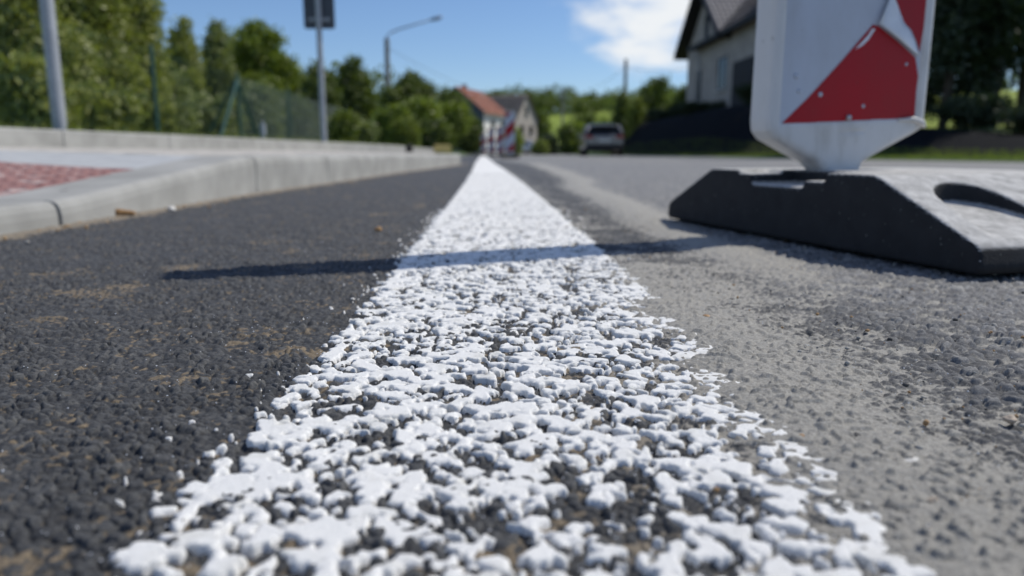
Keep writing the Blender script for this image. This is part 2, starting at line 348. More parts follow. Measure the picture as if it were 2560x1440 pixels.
# ------------------------------------------------------------------ the white line: sprayed blobs of thick paint that run together
RES = .0006; y0, y1 = .13, 4.4; x0, x1 = -.19, .17
ny = int((y1 - y0) / RES); nx = int((x1 - x0) / RES); FLD = np.zeros((ny, nx), np.float32)
def splat(x, y, r, w=1.0):
    R = r * 1.75; k = int(R / RES) + 1; ci = int((y - y0) / RES); cj = int((x - x0) / RES)
    i0, i1, j0, j1 = max(ci - k, 0), min(ci + k + 1, ny), max(cj - k, 0), min(cj + k + 1, nx)
    if i0 >= i1 or j0 >= j1: return
    yy = (np.arange(i0, i1) * RES + y0 - y)[:, None]; xx = (np.arange(j0, j1) * RES + x0 - x)[None, :]
    d = (xx * xx + yy * yy) / (R * R); FLD[i0:i1, j0:j1] += (w * np.clip(1 - d, 0, 1) ** 2).astype(np.float32)
n_blob = 36000
bx = NR.uniform(-.120, .120, n_blob); by = NR.uniform(y0, y1, n_blob)
br = .0013 + .0031 * NR.random(n_blob) ** 1.7
clump = vnoise(bx / .016, by / .016, 91)
for i in range(n_blob):
    if clump[i] < .26 and NR.random() < .6: continue
    splat(bx[i], by[i], br[i] * (.78 + .36 * clump[i]))
for i in range(3800):                                   # little bridges and drips between the blobs
    x = NR.uniform(-.118, .118); y = NR.uniform(y0, y1); a = NR.uniform(0, 6.3); L = NR.uniform(.004, .010); r = NR.uniform(.0009, .0016)
    for t in np.linspace(0, 1, 5): splat(x + math.cos(a) * L * t, y + math.sin(a) * L * t, r, .8)
for i in range(420):                                    # the two edges are drawn out along the line
    sx = 1 if NR.random() < .5 else -1; y = NR.uniform(y0, 3.0); x = sx * (.114 + NR.normal(0, .0022)); L = NR.uniform(.006, .02); r = NR.uniform(.0018, .0038)
    for t in np.linspace(0, 1, 6): splat(x + sx * t * .002, y + L * t, r * (1 - .5 * t), .8)
for i in range(330):                                    # spatter outside the line
    sx = -1 if NR.random() < .66 else 1; y = .16 + 1.5 * NR.random() ** 1.3; x = sx * (.121 + NR.exponential(.009)); splat(x, y, NR.uniform(.0008, .0020) if abs(x) > .126 else NR.uniform(.0014, .0032), .72)
def fld(x, y):
    j = np.clip((x - x0) / RES, 0, nx - 2.001); i = np.clip((y - y0) / RES, 0, ny - 2.001); j0 = j.astype(int); i0 = i.astype(int); fj = j - j0; fi = i - i0
    return (FLD[i0, j0] * (1 - fj) + FLD[i0, j0 + 1] * fj) * (1 - fi) + (FLD[i0 + 1, j0] * (1 - fj) + FLD[i0 + 1, j0 + 1] * fj) * fi
bands = [(.135, .46, .0006, .0006), (.46, .95, .0011, .0009), (.95, 1.9, .0018, .0014), (1.9, 4.35, .0036, .0024)]
PV = []; PF = []; nb = 0
for (ya, yb, dy, dx) in bands:
    yy = np.arange(ya, yb + dy * .5, dy); xx = np.arange(-.165, .155, dx); PX, PY = np.meshgrid(xx, yy)
    wx = (fbm(PX / .0048, PY / .0048, 101, 2) - .5) * .0050; wy = (fbm(PX / .0048, PY / .0048, 131, 2) - .5) * .0050
    Fv = fld(PX + wx, PY + wy); t = Fv - (.51 - .28 * sst(.5, 1.4, PY))
    lump = .82 + .36 * vnoise(PX / .02, PY / .02, 151)
    tt = np.clip(t / .52, 0, 1); hgt = .00145 * lump * np.clip(.46 + 1.0 * t, 0, 1) * np.clip(1 - (1 - tt) ** 2, 0, 1) ** .55 + .00022 * (fbm(PX / .0022, PY / .0022, 161, 2) - .5) * (t > 0)
    base = (fbm((PX + line_x(PY)) / .035, PY / .035, 5) - .5) * .0016
    Z = np.where(t > -.06, hgt + base + np.where(t < 0, t * .03, 0) - .0004, -.004)
    keep = (np.maximum(np.maximum(t[:-1, :-1], t[1:, 1:]), np.maximum(t[1:, :-1], t[:-1, 1:])) > 0)
    idx = np.arange(PX.size).reshape(PX.shape); f = np.stack([idx[:-1, :-1], idx[:-1, 1:], idx[1:, 1:], idx[1:, :-1]], -1).reshape(-1, 4)[keep.ravel()]
    used = np.zeros(PX.size, bool); used[f.ravel()] = True; re = np.cumsum(used) - 1
    PV.append(np.stack([(PX + line_x(PY)).ravel(), PY.ravel(), Z.ravel()], -1)[used]); PF.append(re[f] + nb); nb += used.sum()
yy = np.concatenate([np.arange(4.35, 16, .12), np.arange(16, 70, .8)])
fx = np.stack([line_x(yy) + k for k in (-.118, -.06, 0, .06, .118)], 1); fy = np.repeat(yy[:, None], 5, 1); idx = np.arange(fx.size).reshape(fx.shape)
f = np.stack([idx[:-1, :-1], idx[:-1, 1:], idx[1:, 1:], idx[1:, :-1]], -1).reshape(-1, 4)
PV.append(np.stack([fx.ravel(), fy.ravel(), np.full(fx.size, .0022)], -1)); PF.append(f + nb)
tag(link('road_marking', np_mesh('road_marking', np.concatenate(PV), np.concatenate(PF)), M['paint']), kind='structure')

# ------------------------------------------------------------------ loose grit and glass beads: nobody could count them
def grains(name, n, xyr, mats, seed):
    r_ = np.random.default_rng(seed); bm = bmesh.new(); bmesh.ops.create_icosphere(bm, subdivisions=1, radius=1); tv = np.array([v.co[:] for v in bm.verts]); tf = np.array([[v.index for v in f.verts] for f in bm.faces]); bm.free()
    X, Y, R = xyr(r_, n); n = len(X); sc = R[:, None] * r_.uniform(.6, 1.3, (n, 3)) * np.array([1, 1, .75])
    a = r_.uniform(0, 6.3, n); V = tv[None] * sc[:, None, :] * r_.uniform(.8, 1.15, (n, len(tv), 1)); c, s = np.cos(a)[:, None], np.sin(a)[:, None]
    V = np.stack([V[..., 0] * c - V[..., 1] * s + X[:, None], V[..., 0] * s + V[..., 1] * c + Y[:, None], V[..., 2] + (R * .35)[:, None]], -1).reshape(-1, 3)
    Fq = (tf[None] + (np.arange(n) * len(tv))[:, None, None]).reshape(-1, 3); mi = np.repeat(r_.integers(0, len(mats), n), len(tf))
    return tag(link(name, np_mesh(name, V, Fq, smooth=True, mi=mi), mats), kind='stuff')
def bead_xy(r, n):
    Y = .15 + 1.0 * r.random(n) ** 1.6; return r.normal(.03, .17, n) * (.5 + Y) + line_x(Y), Y, r.uniform(.00025, .00055, n)
M['bead'] = mat('glass bead', (.85, .87, .9), None, 50, .04, 1.0)
M['grit1'] = mat('grey grit', (.42, .40, .36), (.3, .29, .27), 200, .8, .3); M['grit2'] = mat('dark grit', (.09, .088, .085), (.05, .05, .05), 200, .75, .3); M['grit3'] = mat('ochre grit', (.42, .27, .13), (.33, .2, .1), 200, .8, .3)
grains('glass_beads', 2600, bead_xy, [M['bead']], 5)
def grit_xy(r, n):
    Y = .17 + 1.9 * r.random(n) ** 1.8; X = line_x(Y) + .12 + .33 * r.random(n) ** 1.2 * (.6 + Y); return X, Y, .0004 + .0016 * r.random(n) ** 5
grains('grit', 2600, grit_xy, [M['grit1'], M['grit1'], M['grit1'], M['grit2'], M['grit3']], 6)
def grit2_xy(r, n):
    Y = r.uniform(.9, 6, n); X = kerb_x(Y) + .004 + r.exponential(.02, n); return X, Y, .001 + .0035 * r.random(n) ** 4
grains('gutter_grit', 700, grit2_xy, [M['grit1'], M['grit3'], M['grit2']], 8)

def pebble(loc, r, m, label, sc=(1, .8, .6), rz=0., cat='pebble', name='pebble', grp=None):
    bm = bmesh.new(); bmesh.ops.create_icosphere(bm, subdivisions=3, radius=1); rr = random.Random(label)
    ph = [rr.uniform(0, 6) for _ in range(6)]
    for v in bm.verts:
        k = 1 + .14 * math.sin(v.co.x * 3 + ph[0]) + .12 * math.sin(v.co.y * 4 + ph[1]) + .1 * math.sin(v.co.z * 5 + ph[2] + v.co.x * 2) + .05 * math.sin(v.co.x * 9 + ph[3]) * math.sin(v.co.y * 8 + ph[4])
        v.co = Vector((v.co.x * sc[0], v.co.y * sc[1], v.co.z * sc[2])) * k * r
    me = bpy.data.meshes.new(name); bm.to_mesh(me); bm.free(); o = link(name, me, m, smooth=True)
    o.location = (loc[0], loc[1], r * sc[2] * .55); o.rotation_euler = (0, 0, rz); return tag(o, label, cat, grp)
M['peb_o'] = mat('ochre pebble', (.50, .30, .13), (.38, .22, .1), 300, .6, .4); M['peb_w'] = mat('white pebble', (.68, .66, .62), (.55, .53, .5), 150, .6, .4)
M['peb_g'] = mat('dark stone chip', (.07, .07, .07), (.04, .04, .042), 200, .7, .4); M['clod'] = mat('dry clay', (.42, .25, .12), (.10, .07, .04), 45, .95, .1, .003, bscale=90); M['peb_b'] = mat('beige stone', (.52, .42, .32), (.4, .33, .26), 150, .7, .4)
gp = lambda px, py: (lambda r: (r.x, r.y))(at(px, py, 1.0) - Vector((0, 0, H)))
def gnd(px, py):
    r = _fw + np.array([1, 0, 0]) * (px - 1280) / F_PX + _up * (720 - py) / F_PX; k = -H / r[2]; return (r[0] * k, r[1] * k)
pebble(gnd(1768, 795), .0030, M['peb_o'], 'small ochre pebble alone on the dust beside the white line', rz=.4)
pebble(gnd(2525, 1055), .0032, M['peb_b'], 'beige stone chip with a dark shadow on the grey asphalt', rz=1.)
pebble(gnd(2270, 1160), .0034, M['peb_w'], 'flat whitish pebble on the grey asphalt near the splashed line edge', (1.5, .8, .45), .2)
pebble(gnd(2035, 1055), .0021, M['peb_g'], 'black stone chip in the dust next to the white paint', rz=2.)
pebble(gnd(1790, 1226), .0012, M['peb_o'], 'tiny orange grain stuck on the white paint', rz=.2)
pebble(gnd(2140, 1095), .0024, M['peb_g'], 'dark grey chip on pale dust beyond the paint edge', rz=.9)
pebble(gnd(2330, 1255), .0018, M['peb_b'], 'small pinkish stone on the blurred grey asphalt', rz=.3)
pebble(gnd(430, 527), .009, M['peb_w'], 'white pebble lying in the gutter of the ramped kerb', (1, .8, .7), .5)
pebble(gnd(300, 541), .020, M['clod'], 'brown clod of clay lying against the foot of the kerb', (1.3, .6, .5), .3, 'clod', 'clay_clod')
pebble(gnd(945, 576), .006, M['peb_o'], 'orange stone on the dark new asphalt beside the line', rz=.3)

# ------------------------------------------------------------------ kerb, pavement, back kerb
def kerb_path():
    pts = [(float(kerb_x(y)), y) for y in np.arange(-5, 8.25, .05)]; cx0 = pts[-1][0] - .75; cy0 = pts[-1][1]
    pts += [(cx0 + .75 * math.cos(a), cy0 + .75 * math.sin(a)) for a in np.linspace(.08, math.pi / 2, 14)]
    pts += [(cx0 - k, cy0 + .75) for k in np.arange(.1, .75, .1)]; return pts
KP = kerb_path()
def sweep_kerb(mb, pts, zf, prof, mi=0):
    n = len(prof); vs = []
    for i, (x, y) in enumerate(pts):
        a = pts[max(i - 1, 0)]; b = pts[min(i + 1, len(pts) - 1)]; t = Vector((b[0] - a[0], b[1] - a[1])).normalized(); nn = Vector((-t.y, t.x)); z = zf(y)
        for o, dz, mode in prof: vs.append((x + nn.x * o, y + nn.y * o, (z + dz) if mode else dz))
    fs = [(i * n + k, i * n + (k + 1) % n, (i + 1) * n + (k + 1) % n, (i + 1) * n + k) for i in range(len(pts) - 1) for k in range(n)]
    fs += [tuple(range(n))[::-1], tuple((len(pts) - 1) * n + k for k in range(n))]; mb.add(vs, fs, mi)
PROF = [(0, -.08, 0), (0, -.026, 1), (.002, -.014, 1), (.006, -.006, 1), (.012, -.002, 1), (.022, 0, 1), (.142, 0, 1), (.148, -.003, 1), (.15, -.08, 0)]
PROF_M = [(o + (.004 if i < 5 else 0), dz - (.003 if m and i < 8 else 0), m) for i, (o, dz, m) in enumerate(PROF)]
joints = [-5, -3.75, -2.75, -1.75, -.75, .25, 1.25, 2.29, 3.05, 4.05, 5.05, 6.05, 7.05, 8.05]
mb = MB()
for a, b in zip(joints[:-1], joints[1:]):
    g0 = .0045 if a == 1.25 else .003; g1 = .0045 if b == 1.25 else .003
    ysx = np.linspace(a + g0, b - g1, 13); sweep_kerb(mb, [(float(kerb_x(y)), float(y)) for y in ysx], lambda y: float(kerb_z(y)), PROF)
    if b != 1.25 and b < 8: sweep_kerb(mb, [(float(kerb_x(y)), float(y)) for y in (b - .004, b + .004)], lambda y: float(kerb_z(y)), PROF_M, 1)
sweep_kerb(mb, [p for p in KP if p[1] > 8.06], lambda y: float(kerb_z(3.)), PROF)
tag(mb.build('kerb', [M['concrete'], M['mortar']], smooth=False, bevel=.003), kind='structure')
# pencil numeral left by the pavers on the ramped kerb
mk = MB(); c2 = at(226, 470, 1.42); c2z = float(kerb_z(1.42)) + .0012
num = [(-.5, .6), (-.25, .95), (.2, .95), (.42, .6), (.25, .2), (-.2, -.35), (-.5, -.8), (.5, -.78)]
kx = float(kerb_x(1.44)) - .075
mk.tube([(kx + u * .0050, 1.40 + v * .011, float(kerb_z(1.40 + v * .011)) + .0003) for u, v in num], .0006, 5)
M['pencil'] = mat('pencil mark', (.13, .13, .13), None, 200, .8, .2)
tag(mk.build('kerb_mark', M['pencil']), kind='structure')

PY_ = np.concatenate([np.arange(-5, .2, .3), np.arange(.2, 9.0, .03)]); SL = np.concatenate([np.linspace(0, .4, 28), np.linspace(.42, 1, 34)])
def front_in(y):
    y = np.asarray(y, float); x = kerb_x(np.minimum(y, 8.25)); k = np.clip(y - 8.25, 0, .749); return x - np.where(y > 8.25, .75 - np.sqrt(np.maximum(.75 ** 2 - k * k, 0)), 0) - .146
FI = front_in(PY_); BI = back_x(PY_) + .04
PXg = FI[:, None] * (1 - SL[None]) + BI[:, None] * SL[None]; PYg = np.repeat(PY_[:, None], len(SL), 1)
sdist = FI[:, None] - PXg
pz = kerb_z(PYg) * (1 - sst(0, .9, sdist)) + .114 * sst(0, .9, sdist) + .026 * sdist - .002
m4 = lambda a: (a[:-1, :-1] + a[1:, 1:]) / 2
yy_ = m4(PYg); ss_ = m4(sdist); red = (yy_ < 1.86) & (ss_ < 1.15); slab = (yy_ >= 1.86) & (yy_ < 2.32) & (ss_ < 1.3) | (yy_ < 2.32) & (ss_ >= 1.15) & (ss_ < 1.4)
# block joints as shallow grooves
def grooved(px_, py_, z_, w, l):
    r_ = np.floor(px_ / w); u = np.abs((px_ / w) % 1 - .5); v = np.abs(((py_ + (r_ % 2) * l / 2) / l) % 1 - .5); return z_ - .004 * ((u > .46) | (v > .475)) + (_hash(r_, np.floor((py_ + (r_ % 2) * l / 2) / l), 3) - .5) * .003
tag(link('pavement', grid_mesh('pavement', PXg, PYg, grooved(PXg, PYg, pz, .10, .2), ~(red | slab), smooth=False), M['paver']), kind='structure')
tag(link('paving_slab', grid_mesh('paving_slab', PXg, PYg, pz, slab, smooth=False), M['slab']), kind='structure')
tag(link('tactile_paving', grid_mesh('tactile_paving', PXg, PYg, pz, red, smooth=False), M['tactile']), kind='structure')
tb = MB()
studs = []
for y in np.arange(.35, 1.85, .05):
    for s in np.arange(.03, 1.1, .05):
        x = float(front_in(y)) - s; z = float(kerb_z(y) * (1 - sst(0, .9, s)) + .114 * sst(0, .9, s) + .026 * s) - .002
        n = 7; ring = [(x + .011 * math.cos(2 * math.pi * k / n), y + .013 * math.sin(2 * math.pi * k / n), z - .001) for k in range(n)]; top = [(x + .008 * math.cos(2 * math.pi * k / n), y + .008 * math.sin(2 * math.pi * k / n), z + .003) for k in range(n)]
        tb.add(ring + top, [(k, (k + 1) % n, n + (k + 1) % n, n + k) for k in range(n)] + [tuple(range(n, 2 * n))])
tag(tb.build('tactile_studs', M['tactile']), kind='structure')
bk = MB(); PB = [(0, -.05, 0), (0, -.006, 1), (.008, 0, 1), (.074, 0, 1), (.08, -.006, 1), (.08, -.05, 0)]
jb = [-5.] + [-4 + k for k in range(0, 27)]
for a, b in zip(jb[:-1], jb[1:]):
    sweep_kerb(bk, [(float(back_x(y)) + .04, float(y)) for y in np.linspace(a + .003, b - .003, 5)], lambda y: .243, PB)
tag(bk.build('back_kerb', M['concrete'], bevel=.003), kind='structure')

# ------------------------------------------------------------------ guide beacon on its rubber foot
A0 = Vector((.4504, .7081, 0)); DL = Vector((-.2412, .9705, 0)).normalized(); NW = Vector((DL.y, -DL.x, 0))
def dusty(name, side, top):
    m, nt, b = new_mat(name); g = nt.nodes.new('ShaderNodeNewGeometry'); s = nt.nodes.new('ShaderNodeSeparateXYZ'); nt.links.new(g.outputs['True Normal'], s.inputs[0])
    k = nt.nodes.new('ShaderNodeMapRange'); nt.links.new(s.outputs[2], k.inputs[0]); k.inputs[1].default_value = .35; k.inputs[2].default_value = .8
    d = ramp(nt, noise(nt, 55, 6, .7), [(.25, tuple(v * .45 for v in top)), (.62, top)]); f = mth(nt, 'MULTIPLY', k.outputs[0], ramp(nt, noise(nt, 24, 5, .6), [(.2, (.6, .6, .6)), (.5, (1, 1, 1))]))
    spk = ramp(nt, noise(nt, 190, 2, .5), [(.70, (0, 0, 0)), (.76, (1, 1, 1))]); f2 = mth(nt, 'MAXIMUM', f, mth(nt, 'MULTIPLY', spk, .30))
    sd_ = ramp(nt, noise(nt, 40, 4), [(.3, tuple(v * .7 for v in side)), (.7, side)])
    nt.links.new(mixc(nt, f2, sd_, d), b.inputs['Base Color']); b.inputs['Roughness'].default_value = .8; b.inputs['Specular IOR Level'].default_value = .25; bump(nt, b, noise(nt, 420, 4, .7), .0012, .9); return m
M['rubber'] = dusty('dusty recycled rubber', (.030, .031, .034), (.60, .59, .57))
M['plastic'] = None
def plastic_mat():
    m, nt, b = new_mat('weathered white plastic'); b.inputs['Roughness'].default_value = .45; b.inputs['Specular IOR Level'].default_value = .4
    a = ramp(nt, noise(nt, 12, 5, .65, stretch=(1, 1, .35)), [(.25, (.38, .365, .33)), (.46, (.62, .615, .60)), (.8, (.70, .705, .71))]); d = ramp(nt, noise(nt, 70, 4, .7), [(.27, (.45, .43, .4)), (.36, (1, 1, 1))])
    nt.links.new(mixc(nt, .8, a, d, 'MULTIPLY'), b.inputs['Base Color']); bump(nt, b, noise(nt, 300, 3), .0003, .6); return m
M['plastic'] = plastic_mat()
M['film_white'] = mat('white reflective film', (.52, .56, .63), (.43, .465, .53), 6, .4, .4, .0001, bscale=500)
def film_mat(name, c, grime, amt):
    m, nt, b = new_mat(name); b.inputs['Roughness'].default_value = .42; b.inputs['Specular IOR Level'].default_value = .3
    g = ramp(nt, noise(nt, 7, 6, .7, stretch=(1, 1, .5)), [(.42, (0, 0, 0)), (.75, (1, 1, 1))]); sc = ramp(nt, noise(nt, 60, 3, .6, stretch=(1, 1, .06)), [(.62, (0, 0, 0)), (.70, (1, 1, 1))]); sp2 = ramp(nt, noise(nt, 130, 2, .5), [(.68, (0, 0, 0)), (.75, (1, 1, 1))])
    f = mth(nt, 'MULTIPLY', mth(nt, 'MAXIMUM', mth(nt, 'MAXIMUM', g, mth(nt, 'MULTIPLY', sc, .5)), sp2), amt)
    nt.links.new(mixc(nt, f, c, grime), b.inputs['Base Color']); bump(nt, b, noise(nt, 500, 2), .0001, .6); return m
M['film_white'] = film_mat('white reflective film', (.50, .54, .61), (.30, .30, .29), .45)
M['film_red'] = film_mat('red reflective film', (.38, .004, .011), (.17, .035, .03), .5) if True else mat('red reflective film', (.40, .004, .012), (.34, .003, .010), 10, .4, .2, .0001, bscale=500)
M['film_back'] = mat('bare film backing', (.78, .82, .86), (.66, .70, .74), 25, .45, .4)
M['rivet'] = mat('steel rivet', (.55, .55, .56), None, 80, .3, .5, metal=.8)

BO = Vector((.49, 1.12, 0))
beacon = empty('guide_beacon', BO, 'close red and white guide beacon with torn film, standing in a dusty black rubber foot', 'traffic beacon', 'guide beacons along the roadworks')
def fp(al, w, z): return A0 + DL * al + NW * w + Vector((0, 0, z)) - BO
fm = MB(); PRF = [(.0, .004), (-.004, .012), (.001, .031), (.012, .037), (.144, .094), (.156, .097), (.520, .097), (.532, .094), (.664, .038), (.676, .031), (.680, .012), (.676, .004)]
FWID = .38
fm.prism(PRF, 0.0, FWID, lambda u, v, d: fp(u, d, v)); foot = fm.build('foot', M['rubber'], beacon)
cut = MB()
cut.box(fp(.345, .028, .094), (.125, .10, .034), rz=math.atan2(DL.y, DL.x)); cut.box(fp(.262, .02, .104), (.05, .08, .036), rz=math.atan2(DL.y, DL.x)); cut.box(fp(.415, .025, .101), (.06, .06, .018), rz=math.atan2(DL.y, DL.x))
def pocket(wc):
    out = [(.014, wc - .052), (.085, wc - .046)] + [(.085 + .046 * math.sin(a), wc - .046 * math.cos(a)) for a in np.linspace(.2, math.pi - .2, 12)] + [(.085, wc + .046), (.014, wc + .06)]
    n = len(out); vs = [fp(a, w, .034 + .24 * a) for a, w in out] + [fp(a, w, .2) for a, w in out]
    cut.add(vs, [tuple(range(n)), tuple(range(n, 2 * n))[::-1]] + [(i, (i + 1) % n, n + (i + 1) % n, n + i) for i in range(n)])
pocket(.085); pocket(.295)
cut_o = cut.build('cutter', M['rubber'], beacon)
bo = foot.modifiers.new('b', 'BOOLEAN'); bo.operation = 'DIFFERENCE'; bo.object = cut_o; bo.solver = 'EXACT'; bo.use_self = True
rm = foot.modifiers.new('r', 'REMESH'); rm.mode = 'VOXEL'; rm.voxel_size = .003
smm = foot.modifiers.new('s', 'SMOOTH'); smm.factor = .5; smm.iterations = 5
bpy.context.view_layer.update(); bake(foot); cm = cut_o.data; bpy.data.objects.remove(cut_o); bpy.data.meshes.remove(cm); foot.data.shade_smooth()

# beacon local axes: u along the plate, v up, d outward to the traffic
def bp(u, v, d): return NW * u - DL * (.0275 + d) + Vector((0, 0, v))
def plate(name, out, d0, d1, m, parent=beacon, bevel=0., smooth=False):
    b = MB(); b.prism(out, d0, d1, bp); return b.build(name, m, parent, smooth=smooth, bevel=bevel)
OUT = [(-.030, .085), (.012, .085), (.020, .108), (.060, .128), (.110, .152), (.119, .158), (.121, .168), (.1215, .30), (.119, .905), (.108, .92), (-.130, .92), (-.143, .905), (-.141, .30), (-.142, .166), (-.140, .152), (-.130, .141), (-.090, .122), (-.058, .108)]
sh = MB(); sh.prism(OUT, -.055, 0.0, bp); shell = sh.build('shell', M['plastic'], beacon)
ct = MB(); ct.prism([(-.1245, .1605), (.1035, .1715), (.1035, .895), (-.1265, .895)], -.0035, .02, bp); ct.prism([(-.028, .148), (.016, .150), (.0165, .1545), (-.028, .1525)], -.002, .02, bp)
ct_o = ct.build('cutter', M['plastic'], beacon)
bv = shell.modifiers.new('v', 'BEVEL'); bv.width = .010; bv.segments = 4; bv.limit_method = 'ANGLE'; bv.angle_limit = math.radians(60)
bo = shell.modifiers.new('b', 'BOOLEAN'); bo.object = ct_o; bo.solver = 'EXACT'
rm = shell.modifiers.new('r', 'REMESH'); rm.mode = 'VOXEL'; rm.voxel_size = .0022
smm = shell.modifiers.new('s', 'SMOOTH'); smm.factor = .5; smm.iterations = 4
bpy.context.view_layer.update(); bake(shell); cm = ct_o.data; bpy.data.objects.remove(ct_o); bpy.data.meshes.remove(cm); shell.data.shade_smooth()
# the dented lower corner: a soft lip of plastic folded inwards
lip = MB(); lip.tube([bp(*p) for p in ((.070, .1685, .0008), (.095, .1705, .003), (.110, .1655, .0042), (.1165, .160, .001))], [.002, .0035, .0042, .003], 10); lip.build('bent_lip', M['plastic'], beacon, smooth=True)
plate('white_film', [(-.1235, .1620), (.1025, .1725), (.1025, .893), (-.1255, .893)], -.0032, -.0026, M['film_white'])
red_low = plate('red_film', [(-.1195, .1625), (.006, .1642), (.055, .1672), (.1005, .1748), (.0995, .21), (.1003, .232), (.0925, .258), (.060, .279), (.0264, .2985), (.0162, .3005), (-.03, .250), (-.08, .1985)], -.0024, -.0018, M['film_red'])
plate('red_film', [(.0475, .3374), (.0595, .3166), (.0672, .3057), (.082, .2953), (.092, .280), (.0985, .2655), (.102, .30), (.1022, .46), (.0905, .382)], -.0024, -.0018, M['film_red'])
plate('red_film', [(-.125, .44), (.102, .68), (.102, .88), (-.125, .66)], -.0024, -.0018, M['film_red'])
# torn flap of film, peeled forward
fl = MB(); rowsf = [((.0214, .3012), (.0672, .3057)), ((.040, .2905), (.080, .2945)), ((.062, .2785), (.089, .281)), ((.082, .2675), (.096, .267)), ((.0955, .2600), (.0985, .2612))]
up_ = [((.050, .375), (.062, .372)), ((.0369, .3369), (.0489, .3374))]
rr_ = up_ + rowsf; nn = 5; vs = []
for i, (a, b) in enumerate(rr_):
    for k in range(nn):
        t = k / (nn - 1); vs.append(bp(a[0] + (b[0] - a[0]) * t, a[1] + (b[1] - a[1]) * t, -.0014 + .0075 * math.sin(math.pi * min(i, 5) / 6) * (1 - t) ** 1.3 + .002 * math.sin(math.pi * t)))
fl.add(vs, [(i * nn + k, i * nn + k + 1, (i + 1) * nn + k + 1, (i + 1) * nn + k) for i in range(len(rr_) - 1) for k in range(nn - 1)])
flo = fl.build('peeled_film', M['film_back'], beacon, smooth=True); sm_ = flo.modifiers.new('t', 'SOLIDIFY'); sm_.thickness = .0006; sm_.offset = -1
sl = plate('film_sliver', [(-.0101, .2660), (.0010, .2715), (.0100, .2800), (.0201, .2946), (.0150, .2950), (.0085, .2850), (-.001, .2755)], -.0017, -.0009, M['film_back'])
for u, v in ((-.0129, .1715),):
    b = MB(); b.tube([bp(u, v, -.002), bp(u, v, .0016), bp(u, v, .003)], [.0042, .004, .002], 14); b.build('rivet', M['rivet'], beacon, smooth=True)
for u, v, r in ((-.0612, .2029, .003), (.0109, .188, .0022), (-.1017, .2271, .0032), (-.0956, .2066, .0024), (.078, .248, .002)):
    b = MB(); b.tube([bp(u, v, -.002), bp(u, v, -.0008), bp(u, v, -.0002)], [r * 1.3, r, r * .4], 10); b.build('film_blister', M['film_white'], beacon, smooth=True)

# the far beacons that close the lane, one build copied
M['plain_rubber'] = mat('far rubber', (.05, .05, .05), None, 20, .85, .2)
def far_beacon(x, y, rz, label):
    t = empty('guide_beacon', (x, y, 0), label, 'traffic beacon', 'guide beacons along the roadworks', rz)
    f = MB(); f.prism([(-.33, .0), (-.33, .03), (-.18, .1), (.18, .1), (.33, .03), (.33, 0)], -.2, .2, lambda u, v, d: Vector((d, u, v))); f.build('foot', M['plain_rubber'], t, bevel=.008)
    P = lambda u, v, d: Vector((u, -.02 - d, v))
    s = MB(); s.prism([(-.03, .09), (.03, .09), (.125, .15), (.125, 1.09), (.11, 1.1), (-.11, 1.1), (-.125, 1.09), (-.125, .15)], -.05, 0, P); s.build('shell', M['plastic'], t, bevel=.006)
    w = MB(); w.prism([(-.113, .165), (.113, .165), (.113, 1.08), (-.113, 1.08)], .0005, .002, P); w.build('white_film', M['film_white'], t)
    for v0 in (.165, .56):
        r = MB()
        if v0 < .3: r.prism([(-.113, .165), (.113, .165), (.113, .40)], .0025, .0035, P)
        else: r.prism([(-.113, v0 - .13), (.113, v0 + .1), (.113, v0 + .36), (-.113, v0 + .13)], .0025, .0035, P)
        r.build('red_film', M['film_red'], t)
    r = MB(); r.prism([(-.113, .92), (.05, 1.08), (-.113, 1.08)], .0025, .0035, P); r.build('red_film', M['film_red'], t)
    return t
fb = []
for (px, Y, rz, lab) in [(1274, 18.0, .12, 'guide beacon with the largest stripes in the far lane closure, before the grey stone house'), (1250, 28, .10, 'guide beacon second in the lane closure, before the white wall of the red roofed house'), (1228, 30.5, .06, 'guide beacon third in the row closing the lane, before the dark window'), (1209, 38, .0, 'smallest guide beacon at the very end of the white line')]:
    p = at(px, 385, Y)
    if not fb: fb.append(far_beacon(p.x, p.y, rz, lab))
    else:
        c = copy_tree(fb[0]); c.location = (p.x, p.y, 0); c.rotation_euler = (0, 0, rz); c['label'] = lab; fb.append(c)
# striped barrier board across the lane end
br = empty('barrier_board', at(1240, 388, 46), 'red and white striped barrier board on two posts across the far lane end', 'barrier'); br.location.z = 0
for z in (.35, .85):
    b = MB(); b.box((0, 0, z), (1.9, .03, .22)); pl = b.build('board', M['film_white'], br)
    for k in range(4):
        s = MB(); x0_ = -.9 + k * .5; s.prism([(x0_, z - .11), (x0_ + .24, z - .11), (x0_ + .36, z + .11), (x0_ + .12, z + .11)], .017, .021, lambda u, v, d: Vector((u, -d, v))); s.build('red_stripe', M['film_red'], pl)
for x in (-.7, .7):
    b = MB(); b.tube([(x, .04, 0), (x, .04, 1.05)], .025); b.build('post', M['film_back'], br); b = MB(); b.box((x, .04, .04), (.25, .6, .08)); b.build('foot', M['plain_rubber'], br, bevel=.01)

